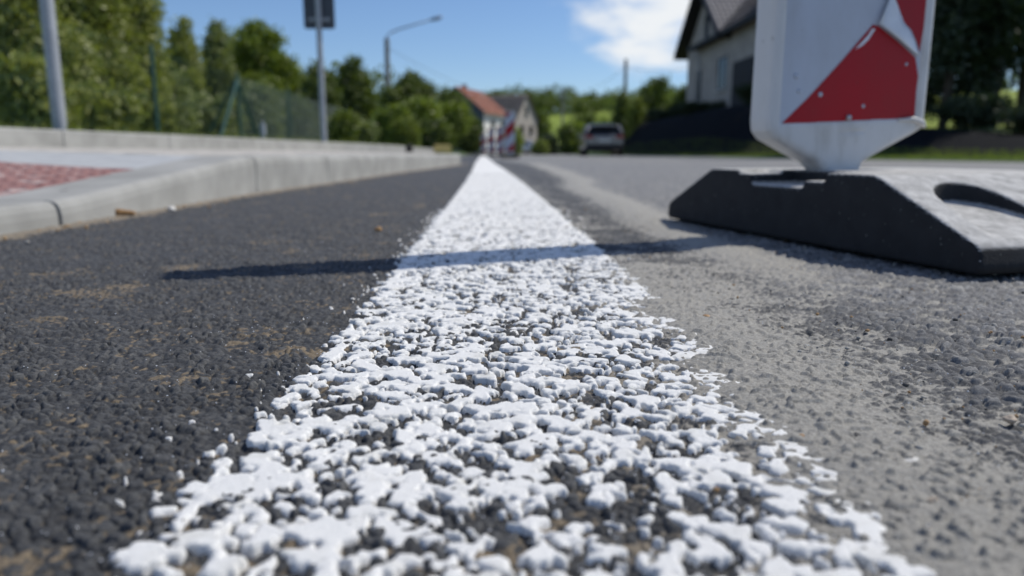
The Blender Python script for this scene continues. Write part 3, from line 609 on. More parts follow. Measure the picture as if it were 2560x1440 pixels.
# ------------------------------------------------------------------ poles, sign, lamp, wires
M['galv'] = mat('galvanised steel', (.40, .42, .45), (.32, .34, .37), 14, .5, .5, metal=.25)
M['sign_back'] = mat('grey sign back', (.075, .085, .105), (.06, .068, .085), 10, .5, .4)
M['conc_pole'] = mat('weathered concrete pole', (.30, .29, .26), (.22, .21, .19), 5, .9, .2)
M['lamp_arm'] = mat('painted lamp arm', (.33, .38, .46), None, 6, .45, .4)
M['cable'] = mat('black cable', (.02, .02, .02), None, 6, .6, .3)
def pole_thing(name, base, h, r, label, cat):
    t = empty(name, base, label, cat); b = MB(); b.tube([(0, 0, -.1), (0, 0, h)], r, 16); b.build('pole', M['galv'], t, smooth='auto'); return t
p = at(151, 330, 4.22)
t = pole_thing('sign_post', (p.x, p.y, .19), 3.2, .036, 'grey steel post rising behind the back kerb, before the birches', 'post')
b = MB(); b.tube([(0, 0, -.02), (0, 0, .03)], .05, 16); b.build('base_collar', M['galv'], t)
b = MB(); b.tube([(0, 0, 3.2), (0, 0, 3.215)], .038, 16); b.build('cap', M['galv'], t)
p = at(810, 352, 8.4)
t = pole_thing('road_sign', (p.x, p.y, .19), 2.5, .031, 'road sign seen from its dark grey back on a thin steel pole', 'road sign')
b = MB(); W2, H0, H1, R = .168, 1.262, 1.80, .03
out = []
for cx_, cz, a0 in ((W2 - R, H0 + R, -90), (W2 - R, H1 - R, 0), (-W2 + R, H1 - R, 90), (-W2 + R, H0 + R, 180)):
    out += [(cx_ + R * math.cos(math.radians(a0 + k * 22.5)), cz + R * math.sin(math.radians(a0 + k * 22.5))) for k in range(5)]
b.prism(out, .036, .040, lambda u, v, d: Vector((u, d, v))); b.build('sign_plate', M['sign_back'], t)
b = MB()
n = len(out); inn = [(u * .955, H0 + .27 + (v - H0 - .27) * .97) for u, v in out]
b.add([Vector((u, .036, v)) for u, v in out] + [Vector((u, .028, v)) for u, v in out] + [Vector((u, .028, v)) for u, v in inn] + [Vector((u, .036, v)) for u, v in inn], [(k * n + i, k * n + (i + 1) % n, ((k + 1) % 4) * n + (i + 1) % n, ((k + 1) % 4) * n + i) for k in range(4) for i in range(n)])
b.build('edge_fold', M['sign_back'], t)
for z in (1.36, 1.70):
    b = MB(); b.box((0, .030, z), (.24, .012, .03)); b.build('bracket', M['galv'], t); b = MB(); b.tube([(0, 0, z - .018), (0, 0, z + .018)], .036, 14); b.build('clamp', M['galv'], t)
# street lamp
p = at(968, 270, 46)
lamp = empty('street_lamp', (p.x, p.y, 0.1), 'concrete street lamp with a long bent arm reaching over the road', 'street lamp')
top = at(967, 96, 46); e1 = at(975, 82, 46); e2 = at(1000, 72, 46); e3 = at(1080, 49, 46); L0 = Vector((p.x, p.y, .1))
b = MB(); b.tube([(0, 0, -.3), (top.x - p.x, 0, top.z - .1)], [.2, .14], 12); b.build('pole', M['conc_pole'], lamp, smooth='auto')
b = MB(); b.tube([top - L0 - Vector((0, 0, .6)), top - L0 + Vector((0, 0, .1)), e1 - L0, e2 - L0, e3 - L0], [.07, .065, .055, .05, .045], 10); b.build('arm', M['lamp_arm'], lamp, smooth=True)
b = MB(); d_ = (e3 - e2).normalized(); b.tube([e3 - L0 - d_ * .15, e3 - L0 + d_ * .1, e3 - L0 + d_ * .5, e3 - L0 + d_ * .62], [.05, .11, .10, .05], 10); hd = b.build('lamp_head', M['lamp_arm'], lamp, smooth=True)
M['lens'] = mat('lamp lens', (.6, .63, .65), None, 5, .2, .5)
b = MB(); b.box(e3 - L0 + d_ * .3 - Vector((0, 0, .09)), (.36, .14, .04)); b.build('lens', M['lens'], hd, bevel=.01)
for dz_ in (.25, .65): b = MB(); b.box(top - L0 - Vector((0, 0, dz_)), (.34, .34, .05)); b.build('clamp', M['lamp_arm'], lamp, bevel=.01)
def utility(px, py, Y, label, arms):
    p = at(px, py, Y); t = empty('utility_pole', (p.x, p.y, 0), label, 'utility pole', 'utility poles along the street'); h = p.z
    b = MB(); b.tube([(0, 0, -.5), (0, 0, h)], [.19, .11], 10); b.build('pole', M['conc_pole'], t, smooth='auto')
    for k in range(arms):
        b = MB(); b.box((0, 0, h - .35 - .7 * k), (1.5, .09, .09)); cr = b.build('crossarm', M['galv'], t)
        for s in (-.68, -.25, .25, .68):
            b = MB(); b.tube([(s, 0, h - .30 - .7 * k), (s, 0, h - .17 - .7 * k)], [.03, .05], 8); b.build('insulator', M['film_back'], cr)
    return t, Vector((p.x, p.y, h))
u1, t1 = utility(1565, 148, 55, 'utility pole rising out of the pointed shrub beside the parked car', 0)
b = MB(); b.tube([(-.16, 0, t1.z - .5), (.16, 0, t1.z - .5)], .04, 8); b.build('hook', M['galv'], u1)
u2, t2 = utility(1407, 222, 95, 'distant utility pole with crossarms before the green meadow', 2)
def wire(a, c, sag, label):
    b = MB(); pts = [a.lerp(c, k / 14) - Vector((0, 0, sag * 4 * (k / 14) * (1 - k / 14))) for k in range(15)]; b.tube(pts, .012, 5); o = b.build('overhead_wire', M['cable']); return tag(o, label, 'cable', 'overhead wires')
wire(t1 - Vector((0, 0, .5)), at(1712, 172, 46), .25, 'thin overhead wire from the near utility pole to the big house')
wire(t1 - Vector((0, 0, .55)), t2 - Vector((0, 0, .35)), .8, 'thin overhead wire sagging between the two utility poles')
wire(top - Vector((0, 0, .5)), t2 - Vector((0, 0, 1.0)), 1.6, 'thin overhead wire from the street lamp over to the distant utility pole')

# ------------------------------------------------------------------ green wire fence behind the pavement
M['fence_green'] = mat('dark green coated steel', (.030, .095, .078), (.022, .07, .058), 9, .5, .4)
fence = empty('wire_fence', (-5.6, 12, .2), 'dark green chain link fence running along behind the pavement', 'fence')
def fx_(y): return -5.62 - .032 * (y - 12) - (-5.6)
fy = [4, 8, 12, 16, 20, 24, 28, 32, 36, 40]
for i, y in enumerate(fy):
    b = MB(); x = fx_(y); b.tube([(x, y - 12, -.2), (x, y - 12, 1.56)], .03, 10); b.tube([(x, y - 12, 1.56), (x, y - 12, 1.58)], [.034, .02], 10); b.build('post', M['fence_green'], fence)
for dy_ in (-1.5, 1.5):
    b = MB(); b.tube([(fx_(16), 4, 1.42), (fx_(16 + dy_), 4 + dy_, -.05)], .034, 8); b.build('brace', M['fence_green'], fence)
b = MB(); b.tube([(fx_(16) - .05, 4, 1.42), (fx_(16) - 1.0, 4.3, -.05)], .034, 8); b.build('brace', M['fence_green'], fence)
for a, c in zip(fy[:-1], fy[1:]):
    b = MB(); Lp = c - a; hh = 1.45; sp_ = .13 if a < 16 else .065; r = .0010 if a < 16 else .0022
    k = -hh
    while k < Lp:
        for sgn in (1, -1):
            t0 = max(0, -k / 1.0); t1_ = min(hh, Lp - k)
            if t1_ > t0:
                y0_, z0_ = k + t0, t0; y1_, z1_ = k + t1_, t1_
                if sgn < 0: z0_, z1_ = hh - z0_, hh - z1_
                pa = Vector((fx_(a + y0_), a + y0_ - 12, z0_ + .05)); pb = Vector((fx_(a + y1_), a + y1_ - 12, z1_ + .05)); b.tube([pa, pb], r, 3, cap=False)
        k += sp_
    for z in (.06, .75, 1.48): b.tube([(fx_(a), a - 12, z), (fx_(c), c - 12, z)], .003, 4, cap=False)
    b.build('wire_mesh', M['fence_green'], fence)
# a bright metal stub between the brace and the sign pole, dark marker by the pavement end, yellow block
p = at(658, 336, 13); st = MB(); st.tube([(0, 0, -.2), (0, 0, .42)], .045, 10); st.tube([(0, 0, .42), (0, 0, .46)], [.05, .02], 10); o = st.build('marker_post', M['galv'], smooth='auto'); o.location = (p.x, p.y, .2); tag(o, 'short grey marker post at the foot of the fence brace', 'post')
p = at(1121, 372, 9.6); M['yellow'] = mat('pale yellow painted block', (.62, .48, .17), (.52, .40, .15), 30, .7, .3)
yb = MB(); yb.box((0, 0, .045), (.20, .11, .09)); yb.box((0, 0, .0925), (.15, .075, .006)); o = yb.build('kerb_block', M['yellow'], bevel=.008); o.location = (p.x, 8.75, .125); o.rotation_euler = (0, 0, .1); tag(o, 'pale yellow block lying at the far end of the pavement', 'block')
p = at(1032, 372, 8.6); st = MB(); st.tube([(0, 0, 0), (0, 0, .055), (0, 0, .085)], [.045, .04, .022], 12); o = st.build('drain_cap', M['cable'], smooth='auto'); o.location = (p.x, 8.3, .135); tag(o, 'small black cap standing on the pavement edge before the hedge', 'pipe cap')

# ------------------------------------------------------------------ trees and shrubs
def leaf_mat(name, a, bcol, tr=.35):
    m, nt, b = new_mat(name); nt.nodes.remove(b); out = [n for n in nt.nodes if n.type == 'OUTPUT_MATERIAL'][0]
    c = ramp(nt, attr(nt, 'rnd'), [(.05, a), (.95, bcol)])
    d = nt.nodes.new('ShaderNodeBsdfDiffuse'); t = nt.nodes.new('ShaderNodeBsdfTranslucent'); nt.links.new(c, d.inputs[0]); nt.links.new(mixc(nt, 1.0, c, (1.15, 1.25, .55), 'MULTIPLY'), t.inputs[0])
    s = nt.nodes.new('ShaderNodeMixShader'); s.inputs[0].default_value = tr; nt.links.new(d.outputs[0], s.inputs[1]); nt.links.new(t.outputs[0], s.inputs[2])
    g = nt.nodes.new('ShaderNodeBsdfGlossy'); g.inputs['Roughness'].default_value = .5; s2 = nt.nodes.new('ShaderNodeMixShader'); s2.inputs[0].default_value = .04; nt.links.new(s.outputs[0], s2.inputs[1]); nt.links.new(g.outputs[0], s2.inputs[2]); nt.links.new(s2.outputs[0], out.inputs[0]); return m
LM = {'birch': leaf_mat('birch leaves', (.17, .20, .058), (.35, .37, .09)), 'bright': leaf_mat('bright leaves', (.13, .18, .03), (.26, .31, .045)), 'willow': leaf_mat('willow leaves', (.16, .20, .08), (.29, .32, .12)),
      'dark': leaf_mat('dark leaves', (.075, .105, .026), (.17, .21, .05), .38), 'shade': leaf_mat('shaded leaves', (.018, .032, .013), (.04, .062, .022), .2), 'yellow': leaf_mat('yellow green leaves', (.13, .17, .03), (.22, .25, .05))}  # 'shade' leaves: shade of the backlit trees painted into the green
M['bark'] = mat('brown bark', (.12, .10, .08), (.06, .05, .042), 9, .95, .1, .01); M['birch_bark'] = mat('pale bark', (.42, .39, .35), (.20, .18, .16), 5, .9, .2, .006)
def leaves(name, lumps, n, size, mtl, parent, seed, droop=0.0, clump=11, spread=.9):
    r = np.random.default_rng(seed); C = np.array([l[0] for l in lumps], float); R = np.array([l[1] for l in lumps], float)
    wgt = (R[:, 0] * R[:, 1] + R[:, 2] * R[:, 0]) ** 1.0; nc = max(1, n // clump); li = r.choice(len(lumps), nc, p=wgt / wgt.sum())
    dv = r.normal(size=(nc, 3)); dv /= np.linalg.norm(dv, axis=1)[:, None]; cc = C[li] + dv * R[li] * (r.random(nc) ** .38)[:, None]
    pp = np.repeat(cc, clump, 0) + r.normal(size=(nc * clump, 3)) * size * spread * np.array([1.7, 1.7, 1.3]); N = len(pp)
    if droop: pp[:, 2] -= r.random(N) ** 2 * droop
    a = r.normal(size=(N, 3)); a /= np.linalg.norm(a, axis=1)[:, None]; q = r.normal(size=(N, 3)); q[:, 2] *= .6; b2 = np.cross(a, q); b2 /= np.linalg.norm(b2, axis=1)[:, None] + 1e-6
    s = size * r.uniform(.6, 1.3, (N, 1)); V = np.stack([pp - a * s, pp + b2 * s * .52, pp + a * s, pp - b2 * s * .52], 1).reshape(-1, 3)
    F = np.arange(N * 4).reshape(N, 4); rv = np.clip(np.repeat(r.random(nc), clump) * .6 + r.random(N) * .4, 0, 1)
    return link(name, np_mesh(name, V, F, {'rnd': np.repeat(rv, 4)}, smooth=False), mtl, parent)
def tree(name, base, h, w, label, cat, mtl, n, size, seed, trunk=.35, tr=.14, lumpn=9, bark='bark', group=None, pointed=0.0, droop=0.0, wy=None, spread=1.1):
    t = empty(name, base, label, cat, group); r = random.Random(seed); wy = wy or w; lumps = []
    for k in range(lumpn):
        f = (k + .5) / lumpn; z = h * (trunk + (1 - trunk) * f * .94); prof = math.sin(math.pi * min(.97, (.16 + .8 * f))) ** .7 * (1 - pointed * f); q = r.uniform(0, 6.28); d = prof * r.uniform(.25, .72)
        R_ = max(.12 * w, prof * r.uniform(.36, .58) * w); lumps.append(((math.cos(q) * d * w, math.sin(q) * d * wy, z), (R_, R_ * wy / w, min(R_ * r.uniform(.7, 1.0), h - z + .1 * w))))
    lumps.append(((0, 0, h * (trunk + (1 - trunk) * .45)), (w * .5, wy * .5, h * (1 - trunk) * .42)))
    b = MB(); bend = [(r.uniform(-.05, .05) * h, r.uniform(-.05, .05) * h) for _ in range(3)]
    pts = [(0, 0, -.3), (bend[0][0] * .3, bend[0][1] * .3, h * .22), (bend[1][0] * .6, bend[1][1] * .6, h * .48), (bend[2][0], bend[2][1], h * .82)]; b.tube(pts, [tr, tr * .8, tr * .5, tr * .12], 9)
    for c, R_ in lumps[::2]:
        z0 = min(max(c[2] * .6, h * .2), h * .75); i = z0 / h; b.tube([(bend[1][0] * i, bend[1][1] * i, z0), (c[0] * .5, c[1] * .5, (z0 + c[2]) / 2 + .05 * h), c], [tr * .4, tr * .25, tr * .06], 6)
    b.build('trunk', M[bark], t, smooth=True); leaves('crown', lumps, n, size, mtl, t, seed, droop, spread=spread); return t
def shrub(name, base, h, w, label, mtl, n, size, seed, group=None, wy=None, cat='shrub', lumpn=6):
    t = empty(name, base, label, cat, group); r = random.Random(seed); wy = wy or w; lumps = []
    for k in range(lumpn):
        q = r.uniform(0, 6.28); d = r.uniform(.1, .62); R_ = w * r.uniform(.34, .55); z = r.uniform(.3, .78) * h; lumps.append(((math.cos(q) * d * w, math.sin(q) * d * wy, z), (R_, R_ * wy / w, min(h - z, z * .95))))
    b = MB()
    for k in range(4): q = k * 1.6 + r.random(); b.tube([(0, 0, -.1), (math.cos(q) * w * .2, math.sin(q) * wy * .2, h * .35), (math.cos(q) * w * .45, math.sin(q) * wy * .4, h * .75)], [.03 * h / 2, .02 * h / 2, .006], 6)
    b.build('stem', M['bark'], t); leaves('foliage', lumps, n, size, mtl, t, seed); return t
def span(px, top, hw, Y, zb=.2):
    """base point, height and half width of a plant read off the photo at distance Y"""
    p = at(px, top, Y); c = at(px, 383, Y); return (c.x, Y, zb), p.z - zb, hw * Y / F_PX
G1 = 'trees behind the green fence'
T = [('birch_tree', 40, -170, 190, 13.5, 'tall birch with a pale bent trunk at the end of the fence nearest the post', 'birch', 30000, .075, 1, .12, .13, 'birch_bark', 0, .5),
     ('birch_tree', 235, -150, 150, 16.5, 'tall hanging birch directly behind the grey steel post', 'birch', 30000, .08, 2, .10, .13, 'birch_bark', 0, .6),
     ('birch_tree', 372, -90, 95, 17.5, 'birch standing behind the single green fence post, its edge against the sky', 'birch', 20000, .08, 3, .12, .12, 'birch_bark', .25, .5),
     ('leafy_tree', 600, 112, 160, 36, 'wide leafy tree filling in behind the slender trees', 'willow', 16000, .13, 61, .04, .16, 'bark', .0, .0),
     ('leafy_tree', 420, 120, 110, 30, 'leafy tree standing behind the birch edge and the slender pointed tree', 'birch', 14000, .12, 62, .04, .16, 'bark', .0, .0),
     ('poplar_tree', 478, 18, 58, 27, 'slender tree with a pointed tip beside the tall birches', 'birch', 12000, .10, 4, .06, .12, 'bark', .35, .0),
     ('poplar_tree', 560, 28, 58, 29, 'slender tree with a blunt tip next to the round bright crown', 'willow', 13000, .10, 5, .06, .12, 'bark', .3, .0),
     ('round_tree', 668, 42, 98, 31, 'round bright green tree lit from above, between slender tree and road sign', 'bright', 24000, .11, 6, .06, .2, 'bark', .0, .0),
     ('dark_tree', 800, 150, 62, 27, 'dark bushy tree right behind the road sign pole', 'dark', 11000, .10, 7, .08, .14, 'bark', .0, .0),
     ('dark_tree', 888, 128, 70, 31, 'dark tree with a spiky tip between road sign and street lamp', 'dark', 13000, .11, 8, .08, .14, 'bark', .45, .0),
     ('leafy_tree', 1035, 172, 82, 42, 'mid green tree right beside the street lamp pole', 'dark', 14000, .14, 9, .08, .16, 'bark', .1, .0),
     ('leafy_tree', 1122, 212, 46, 58, 'tree standing against the dark gable of the red roofed house', 'dark', 9000, .17, 10, .06, .16, 'bark', .1, .0)]
for nm, px, tp, hw, Y, lab, mk_, n, sz, sd_, trk, trr, bk_, pt, dr in T:
    bse, h_, w_ = span(px, tp, hw, Y); tree(nm, bse, h_, w_, lab, 'tree', LM[mk_], int(n * 1.6), sz * .78, sd_, trunk=trk, tr=trr, bark=bk_, group=G1, pointed=pt, droop=dr, lumpn=13 if n > 15000 else 9)
G2 = 'shrubs along the green fence'
B = [(70, 150, 110, 10.5, 'birch', 14000, .06, 'pale shrub under the tall bent birch at the fence end'), (255, 222, 95, 12.5, 'birch', 13000, .06, 'low birch shrub between the steel post and the fence post'), (430, 180, 80, 18.5, 'willow', 12000, .065, 'pale willow shrub just past the single fence post'),
     (545, 240, 75, 20, 'willow', 10000, .065, 'low willow shrub around the fence brace'), (640, 205, 62, 21, 'willow', 10000, .075, 'upright grey green shrub behind the braced fence post'), (740, 250, 60, 24, 'dark', 8000, .09, 'very dark shrub behind the fence before the road sign pole'),
     (855, 285, 42, 16, 'yellow', 6000, .05, 'small yellowish shrub just beside the road sign pole'), (912, 310, 40, 17, 'willow', 5000, .05, 'low blue green shrub between sign pole and street lamp'), (975, 262, 52, 24, 'bright', 9000, .075, 'bright shrub hiding the foot of the street lamp'),
     (1050, 250, 62, 28, 'bright', 10000, .085, 'tall bright shrub past the street lamp foot'), (1120, 262, 52, 34, 'bright', 9000, .10, 'bright green shrub above the yellow block'), (1172, 300, 30, 42, 'dark', 5000, .11, 'dark round shrub before the white walled house'), (1010, 300, 40, 20, 'yellow', 6000, .06, 'loose yellow green shrub in front of the street lamp'), (1085, 305, 45, 22, 'dark', 6000, .065, 'dark low shrub above the far end of the pavement')]
for i, (px, tp, hw, Y, mk_, n, sz, lab) in enumerate(B):
    bse, h_, w_ = span(px, tp, hw, Y, .1); shrub('shrub', bse, h_, w_, lab, LM[mk_], n, sz, 40 + i, G2)
G3 = 'trees and shrubs down the street'
D = [('thuja_tree', 1590, 232, 30, 50, 'yellow', 7000, .11, 'narrow yellow green conifer beside the parked car', .02, .55), ('pointed_shrub', 1553, 205, 30, 54, 'dark', 6000, .11, 'dark pointed shrub wrapped round the utility pole', .02, .6),
     ('dark_tree', 1640, 188, 50, 62, 'dark', 10000, .17, 'dark tree between the conifer and the big house', .1, .0), ('dark_tree', 1700, 205, 42, 64, 'dark', 8000, .17, 'dark tree at the corner of the big house', .1, .0),
     ('leafy_tree', 1240, 222, 36, 112, 'dark', 7000, .26, 'far tree rising over the ridge between both houses', .1, .0), ('leafy_tree', 1350, 268, 34, 125, 'dark', 6000, .28, 'far dark tree beside the gable of the stone house', .1, .0), ('leafy_tree', 1468, 284, 44, 90, 'dark', 7000, .22, 'low dark tree behind the parked car roof', .05, .0),
     ('leafy_tree', 1425, 312, 30, 72, 'dark', 5000, .17, 'reddish dark bush beside the distant utility pole', .05, .0), ('leafy_tree', 1520, 300, 26, 70, 'dark', 4000, .17, 'dark bush behind the parked car', .05, .0), ('leafy_tree', 1370, 340, 28, 68, 'shade', 4000, .15, 'dark hedge bush below the bright meadow', .02, .0), ('leafy_tree', 1283, 318, 20, 62, 'bright', 4000, .13, 'green bush before the stone house wall', .02, .0), ('leafy_tree', 1446, 306, 26, 84, 'bright', 5000, .2, 'light green bush before the meadow, behind the parked car', .03, .0), ('leafy_tree', 1498, 296, 34, 96, 'bright', 6000, .22, 'wide light green tree behind the parked car roof', .03, .0), ('leafy_tree', 1350, 352, 18, 58, 'yellow', 2500, .11, 'small yellowish bush at the foot of the stone house', .02, .0)]
for i, (nm, px, tp, hw, Y, mk_, n, sz, lab, trk, pt) in enumerate(D):
    bse, h_, w_ = span(px, tp, hw, Y, 0.0); tree(nm, bse, h_, w_, lab, 'tree' if 'tree' in nm else 'shrub', LM[mk_], n, sz, 80 + i, trunk=trk, tr=.12, group=G3, pointed=pt)
G4 = 'dark trees on the bank beyond the beacon'
for i, (x, y, h_, w_, trk, lab) in enumerate([(12.9, 20.6, 9.5, 2.7, .15, 'big dark tree with a thick trunk before the bright meadow'), (11.0, 19.4, 8.5, 2.1, .13, 'dark tree just past the edge of the guide beacon'), (14.9, 22.2, 9.5, 2.8, .15, 'dark tree with a thin trunk standing further out on the bank'), (16.6, 22.0, 9.5, 2.9, .15, 'dark spreading tree at the outer end of the bank'), (12.6, 29.5, 10, 2.6, .12, 'dark tree filling the gap behind the guide beacon'), (13.9, 35.6, 9.6, 1.9, .1, 'dark tree beside the tiled roof'), (27.0, 49.0, 12, 5.5, .06, 'broad dark tree far behind the bright meadow strip'), (35.5, 52.0, 12, 5.5, .06, 'broad dark tree at the far corner of the bright meadow strip')]):
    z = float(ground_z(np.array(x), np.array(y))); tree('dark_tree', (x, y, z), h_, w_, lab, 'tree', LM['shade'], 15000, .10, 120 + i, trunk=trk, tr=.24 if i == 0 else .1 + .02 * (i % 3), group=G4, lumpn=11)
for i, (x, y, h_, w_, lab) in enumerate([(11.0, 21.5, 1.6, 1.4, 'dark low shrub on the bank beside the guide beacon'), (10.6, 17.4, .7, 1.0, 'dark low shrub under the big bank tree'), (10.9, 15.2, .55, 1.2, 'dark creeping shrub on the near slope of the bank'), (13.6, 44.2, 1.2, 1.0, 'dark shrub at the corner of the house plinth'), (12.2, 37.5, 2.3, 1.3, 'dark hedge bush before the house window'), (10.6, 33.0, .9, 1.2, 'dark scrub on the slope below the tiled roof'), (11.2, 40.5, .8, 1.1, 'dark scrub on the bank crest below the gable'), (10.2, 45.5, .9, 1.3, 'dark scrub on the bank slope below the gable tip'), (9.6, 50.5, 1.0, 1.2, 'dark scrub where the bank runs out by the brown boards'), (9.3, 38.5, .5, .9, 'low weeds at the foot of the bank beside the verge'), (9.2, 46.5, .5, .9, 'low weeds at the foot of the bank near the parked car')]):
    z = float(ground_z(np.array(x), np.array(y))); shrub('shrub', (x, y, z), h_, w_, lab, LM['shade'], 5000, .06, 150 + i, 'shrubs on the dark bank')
# the wood on the hill reads as one mass
lump = []
for k in range(120):
    x = rnd.uniform(-60, 95); y = rnd.uniform(236, 300); z = float(ground_z(np.array(x), np.array(y))); hgt = rnd.uniform(6, 10) * (1 if x < 20 else .55); lump.append(((x, y, z + hgt * .5), (rnd.uniform(4, 6.5), 4.5, hgt * .55)))
for k in range(70):
    x = rnd.uniform(28, 110); y = rnd.uniform(150, 240); z = float(ground_z(np.array(x), np.array(y))); hgt = rnd.uniform(4, 7); lump.append(((x, y, z + hgt * .5), (rnd.uniform(3, 5), 3.5, hgt * .55)))
for k in range(60):
    x = rnd.uniform(-110, -18); y = rnd.uniform(95, 130); z = float(ground_z(np.array(x), np.array(y))); hgt = rnd.uniform(7, 11); lump.append(((x, y, z + hgt * .5), (rnd.uniform(3, 5), 3.5, hgt * .55)))
tag(leaves('far_wood', lump, 80000, .50, LM['dark'], None, 200), kind='stuff')
# verge grass as blades
def blades(name, n, xyf, mtl, seed, hh=.06):
    r = np.random.default_rng(seed); X, Y = xyf(r, n); n = len(X); Z = ground_z(X, Y); a = r.uniform(0, 6.3, n); hgt = hh * r.uniform(.5, 1.5, n); w = .006 + .1 * hh * r.random(n)
    c, s = np.cos(a) * w, np.sin(a) * w; lx, ly = r.normal(0, .35, n) * hgt, r.normal(0, .35, n) * hgt
    V = np.stack([np.stack([X - c, Y - s, Z - .01], -1), np.stack([X + c, Y + s, Z - .01], -1), np.stack([X + lx, Y + ly, Z + hgt], -1)], 1).reshape(-1, 3)
    return tag(link(name, np_mesh(name, V, np.arange(n * 3).reshape(n, 3), {'rnd': np.repeat(r.random(n), 3)}, smooth=False), mtl), kind='stuff')
def verge_xy(r, n): Y = 5 + 50 * r.random(n) ** 1.5; return line_x(Y) + 7.76 + 1.6 * r.random(n), Y
blades('verge_grass', 26000, verge_xy, LM['bright'], 301, .05)
def lawn_xy(r, n): Y = 2.5 + 22 * r.random(n) ** 1.4; return back_x(Y) - .08 - 3.2 * r.random(n), Y
blades('lawn_grass', 30000, lawn_xy, LM['birch'], 302, .07)

# ------------------------------------------------------------------ houses
M['wall_grey'] = mat('grey render', (.42, .385, .35), (.32, .295, .27), 2, .9, .2, .002, bscale=60); M['wall_white'] = mat('white render', (.80, .79, .74), (.72, .71, .66), 2, .9, .2); M['wall_stone'] = mat('beige stone render', (.50, .45, .40), (.38, .34, .30), 1.6, .9, .2)
M['slate'] = mat('dark slate cladding', (.10, .12, .14), (.07, .085, .10), 3, .7, .3); M['plinth'] = mat('pale plinth', (.52, .55, .58), (.46, .48, .50), 3, .85, .2); M['barge'] = mat('dark brown boards', (.022, .02, .02), None, 4, .7, .3); M['frame'] = mat('dark window frame', (.05, .045, .045), None, 5, .5, .4); M['wframe'] = mat('pale window frame', (.6, .6, .6), None, 5, .5, .4)
def glass_mat():
    m, nt, b = new_mat('window glass'); nt.links.new(ramp(nt, noise(nt, 1.2, 2), [(.3, (.010, .012, .014)), (.7, (.022, .026, .03))]), b.inputs['Base Color']); b.inputs['Roughness'].default_value = .08; b.inputs['Specular IOR Level'].default_value = .28; return m
M['glass'] = glass_mat()
def tile_mat(name, c1, c2):
    m, nt, b = new_mat(name); r = ramp(nt, noise(nt, 2.2, 5), [(.3, c2), (.7, c1)]); nt.links.new(r, b.inputs['Base Color']); b.inputs['Roughness'].default_value = .7; return m
M['tile_grey'] = tile_mat('grey roof tile', (.24, .225, .23), (.17, .16, .165)); M['tile_red'] = tile_mat('red roof tile', (.38, .135, .075), (.29, .10, .06)); M['tile_brown'] = tile_mat('grey brown roof', (.24, .205, .175), (.18, .155, .135)); M['door'] = mat('dark garage door', (.05, .035, .03), None, 3, .6, .3); M['chimney'] = mat('brick chimney', (.35, .14, .09), (.22, .09, .06), 8, .9, .2)
def frame_of(o, u, origin):
    """P(a, n, z): a along the facade, n outwards, z up"""
    u = Vector(u).normalized(); nrm = Vector((u.y, -u.x, 0)); return lambda a, n, z: Vector(origin) + u * a + nrm * n + Vector((0, 0, z))
def window(P, a, z, w, h, parent, fm='frame', bars=1, sill=True):
    """a window set in a facade: frame part with pane and sill below it"""
    b = MB(); t = .07
    for (a0, a1, z0, z1) in ((a, a + t, z, z + h), (a + w - t, a + w, z, z + h), (a + t, a + w - t, z, z + t), (a + t, a + w - t, z + h - t, z + h)) + tuple((a + w * k / (bars + 1) - .03, a + w * k / (bars + 1) + .03, z + t, z + h - t) for k in range(1, bars + 1)):
        b.prism([(a0, z0), (a1, z0), (a1, z1), (a0, z1)], -.02, .045, lambda u, v, d: P(u, d, v))
    f = b.build('window', M[fm], parent)
    b = MB(); b.prism([(a + .03, z + .03), (a + w - .03, z + .03), (a + w - .03, z + h - .03), (a + .03, z + h - .03)], -.01, .012, lambda u, v, d: P(u, d, v)); b.build('pane', M['glass'], f)
    if sill: b = MB(); b.prism([(a - .08, z - .07), (a + w + .08, z - .07), (a + w + .08, z - .005), (a - .08, z - .005)], .004, .12, lambda u, v, d: P(u, d, v)); b.build('sill', M['wframe'], f)
    return f
def tiled(mb, p00, p10, p01, p11, rows_, cols, lift=.085):
    """roof plane of overlapping pantile courses from eave (p0*) to ridge (p1*)"""
    p00, p10, p01, p11 = map(Vector, (p00, p10, p01, p11)); nrm = (p01 - p00).cross(p10 - p00).normalized()
    if nrm.z < 0: nrm = -nrm
    n = cols * 4 + 1; vs = []; fs = []
    for r_ in range(rows_):
        for e, lf in ((0.0, lift), (1.04, 0.0)):
            t = (r_ + e) / rows_; a = p00.lerp(p10, min(t, 1)); b = p01.lerp(p11, min(t, 1))
            for k in range(n): vs.append(a.lerp(b, k / (n - 1)) + nrm * (lf + .06 * abs(math.sin(math.pi * k / 4)) + .02))
        o = r_ * 2 * n
        fs += [(o + k, o + k + 1, o + n + k + 1, o + n + k) for k in range(n - 1)]
    mb.add(vs, fs)
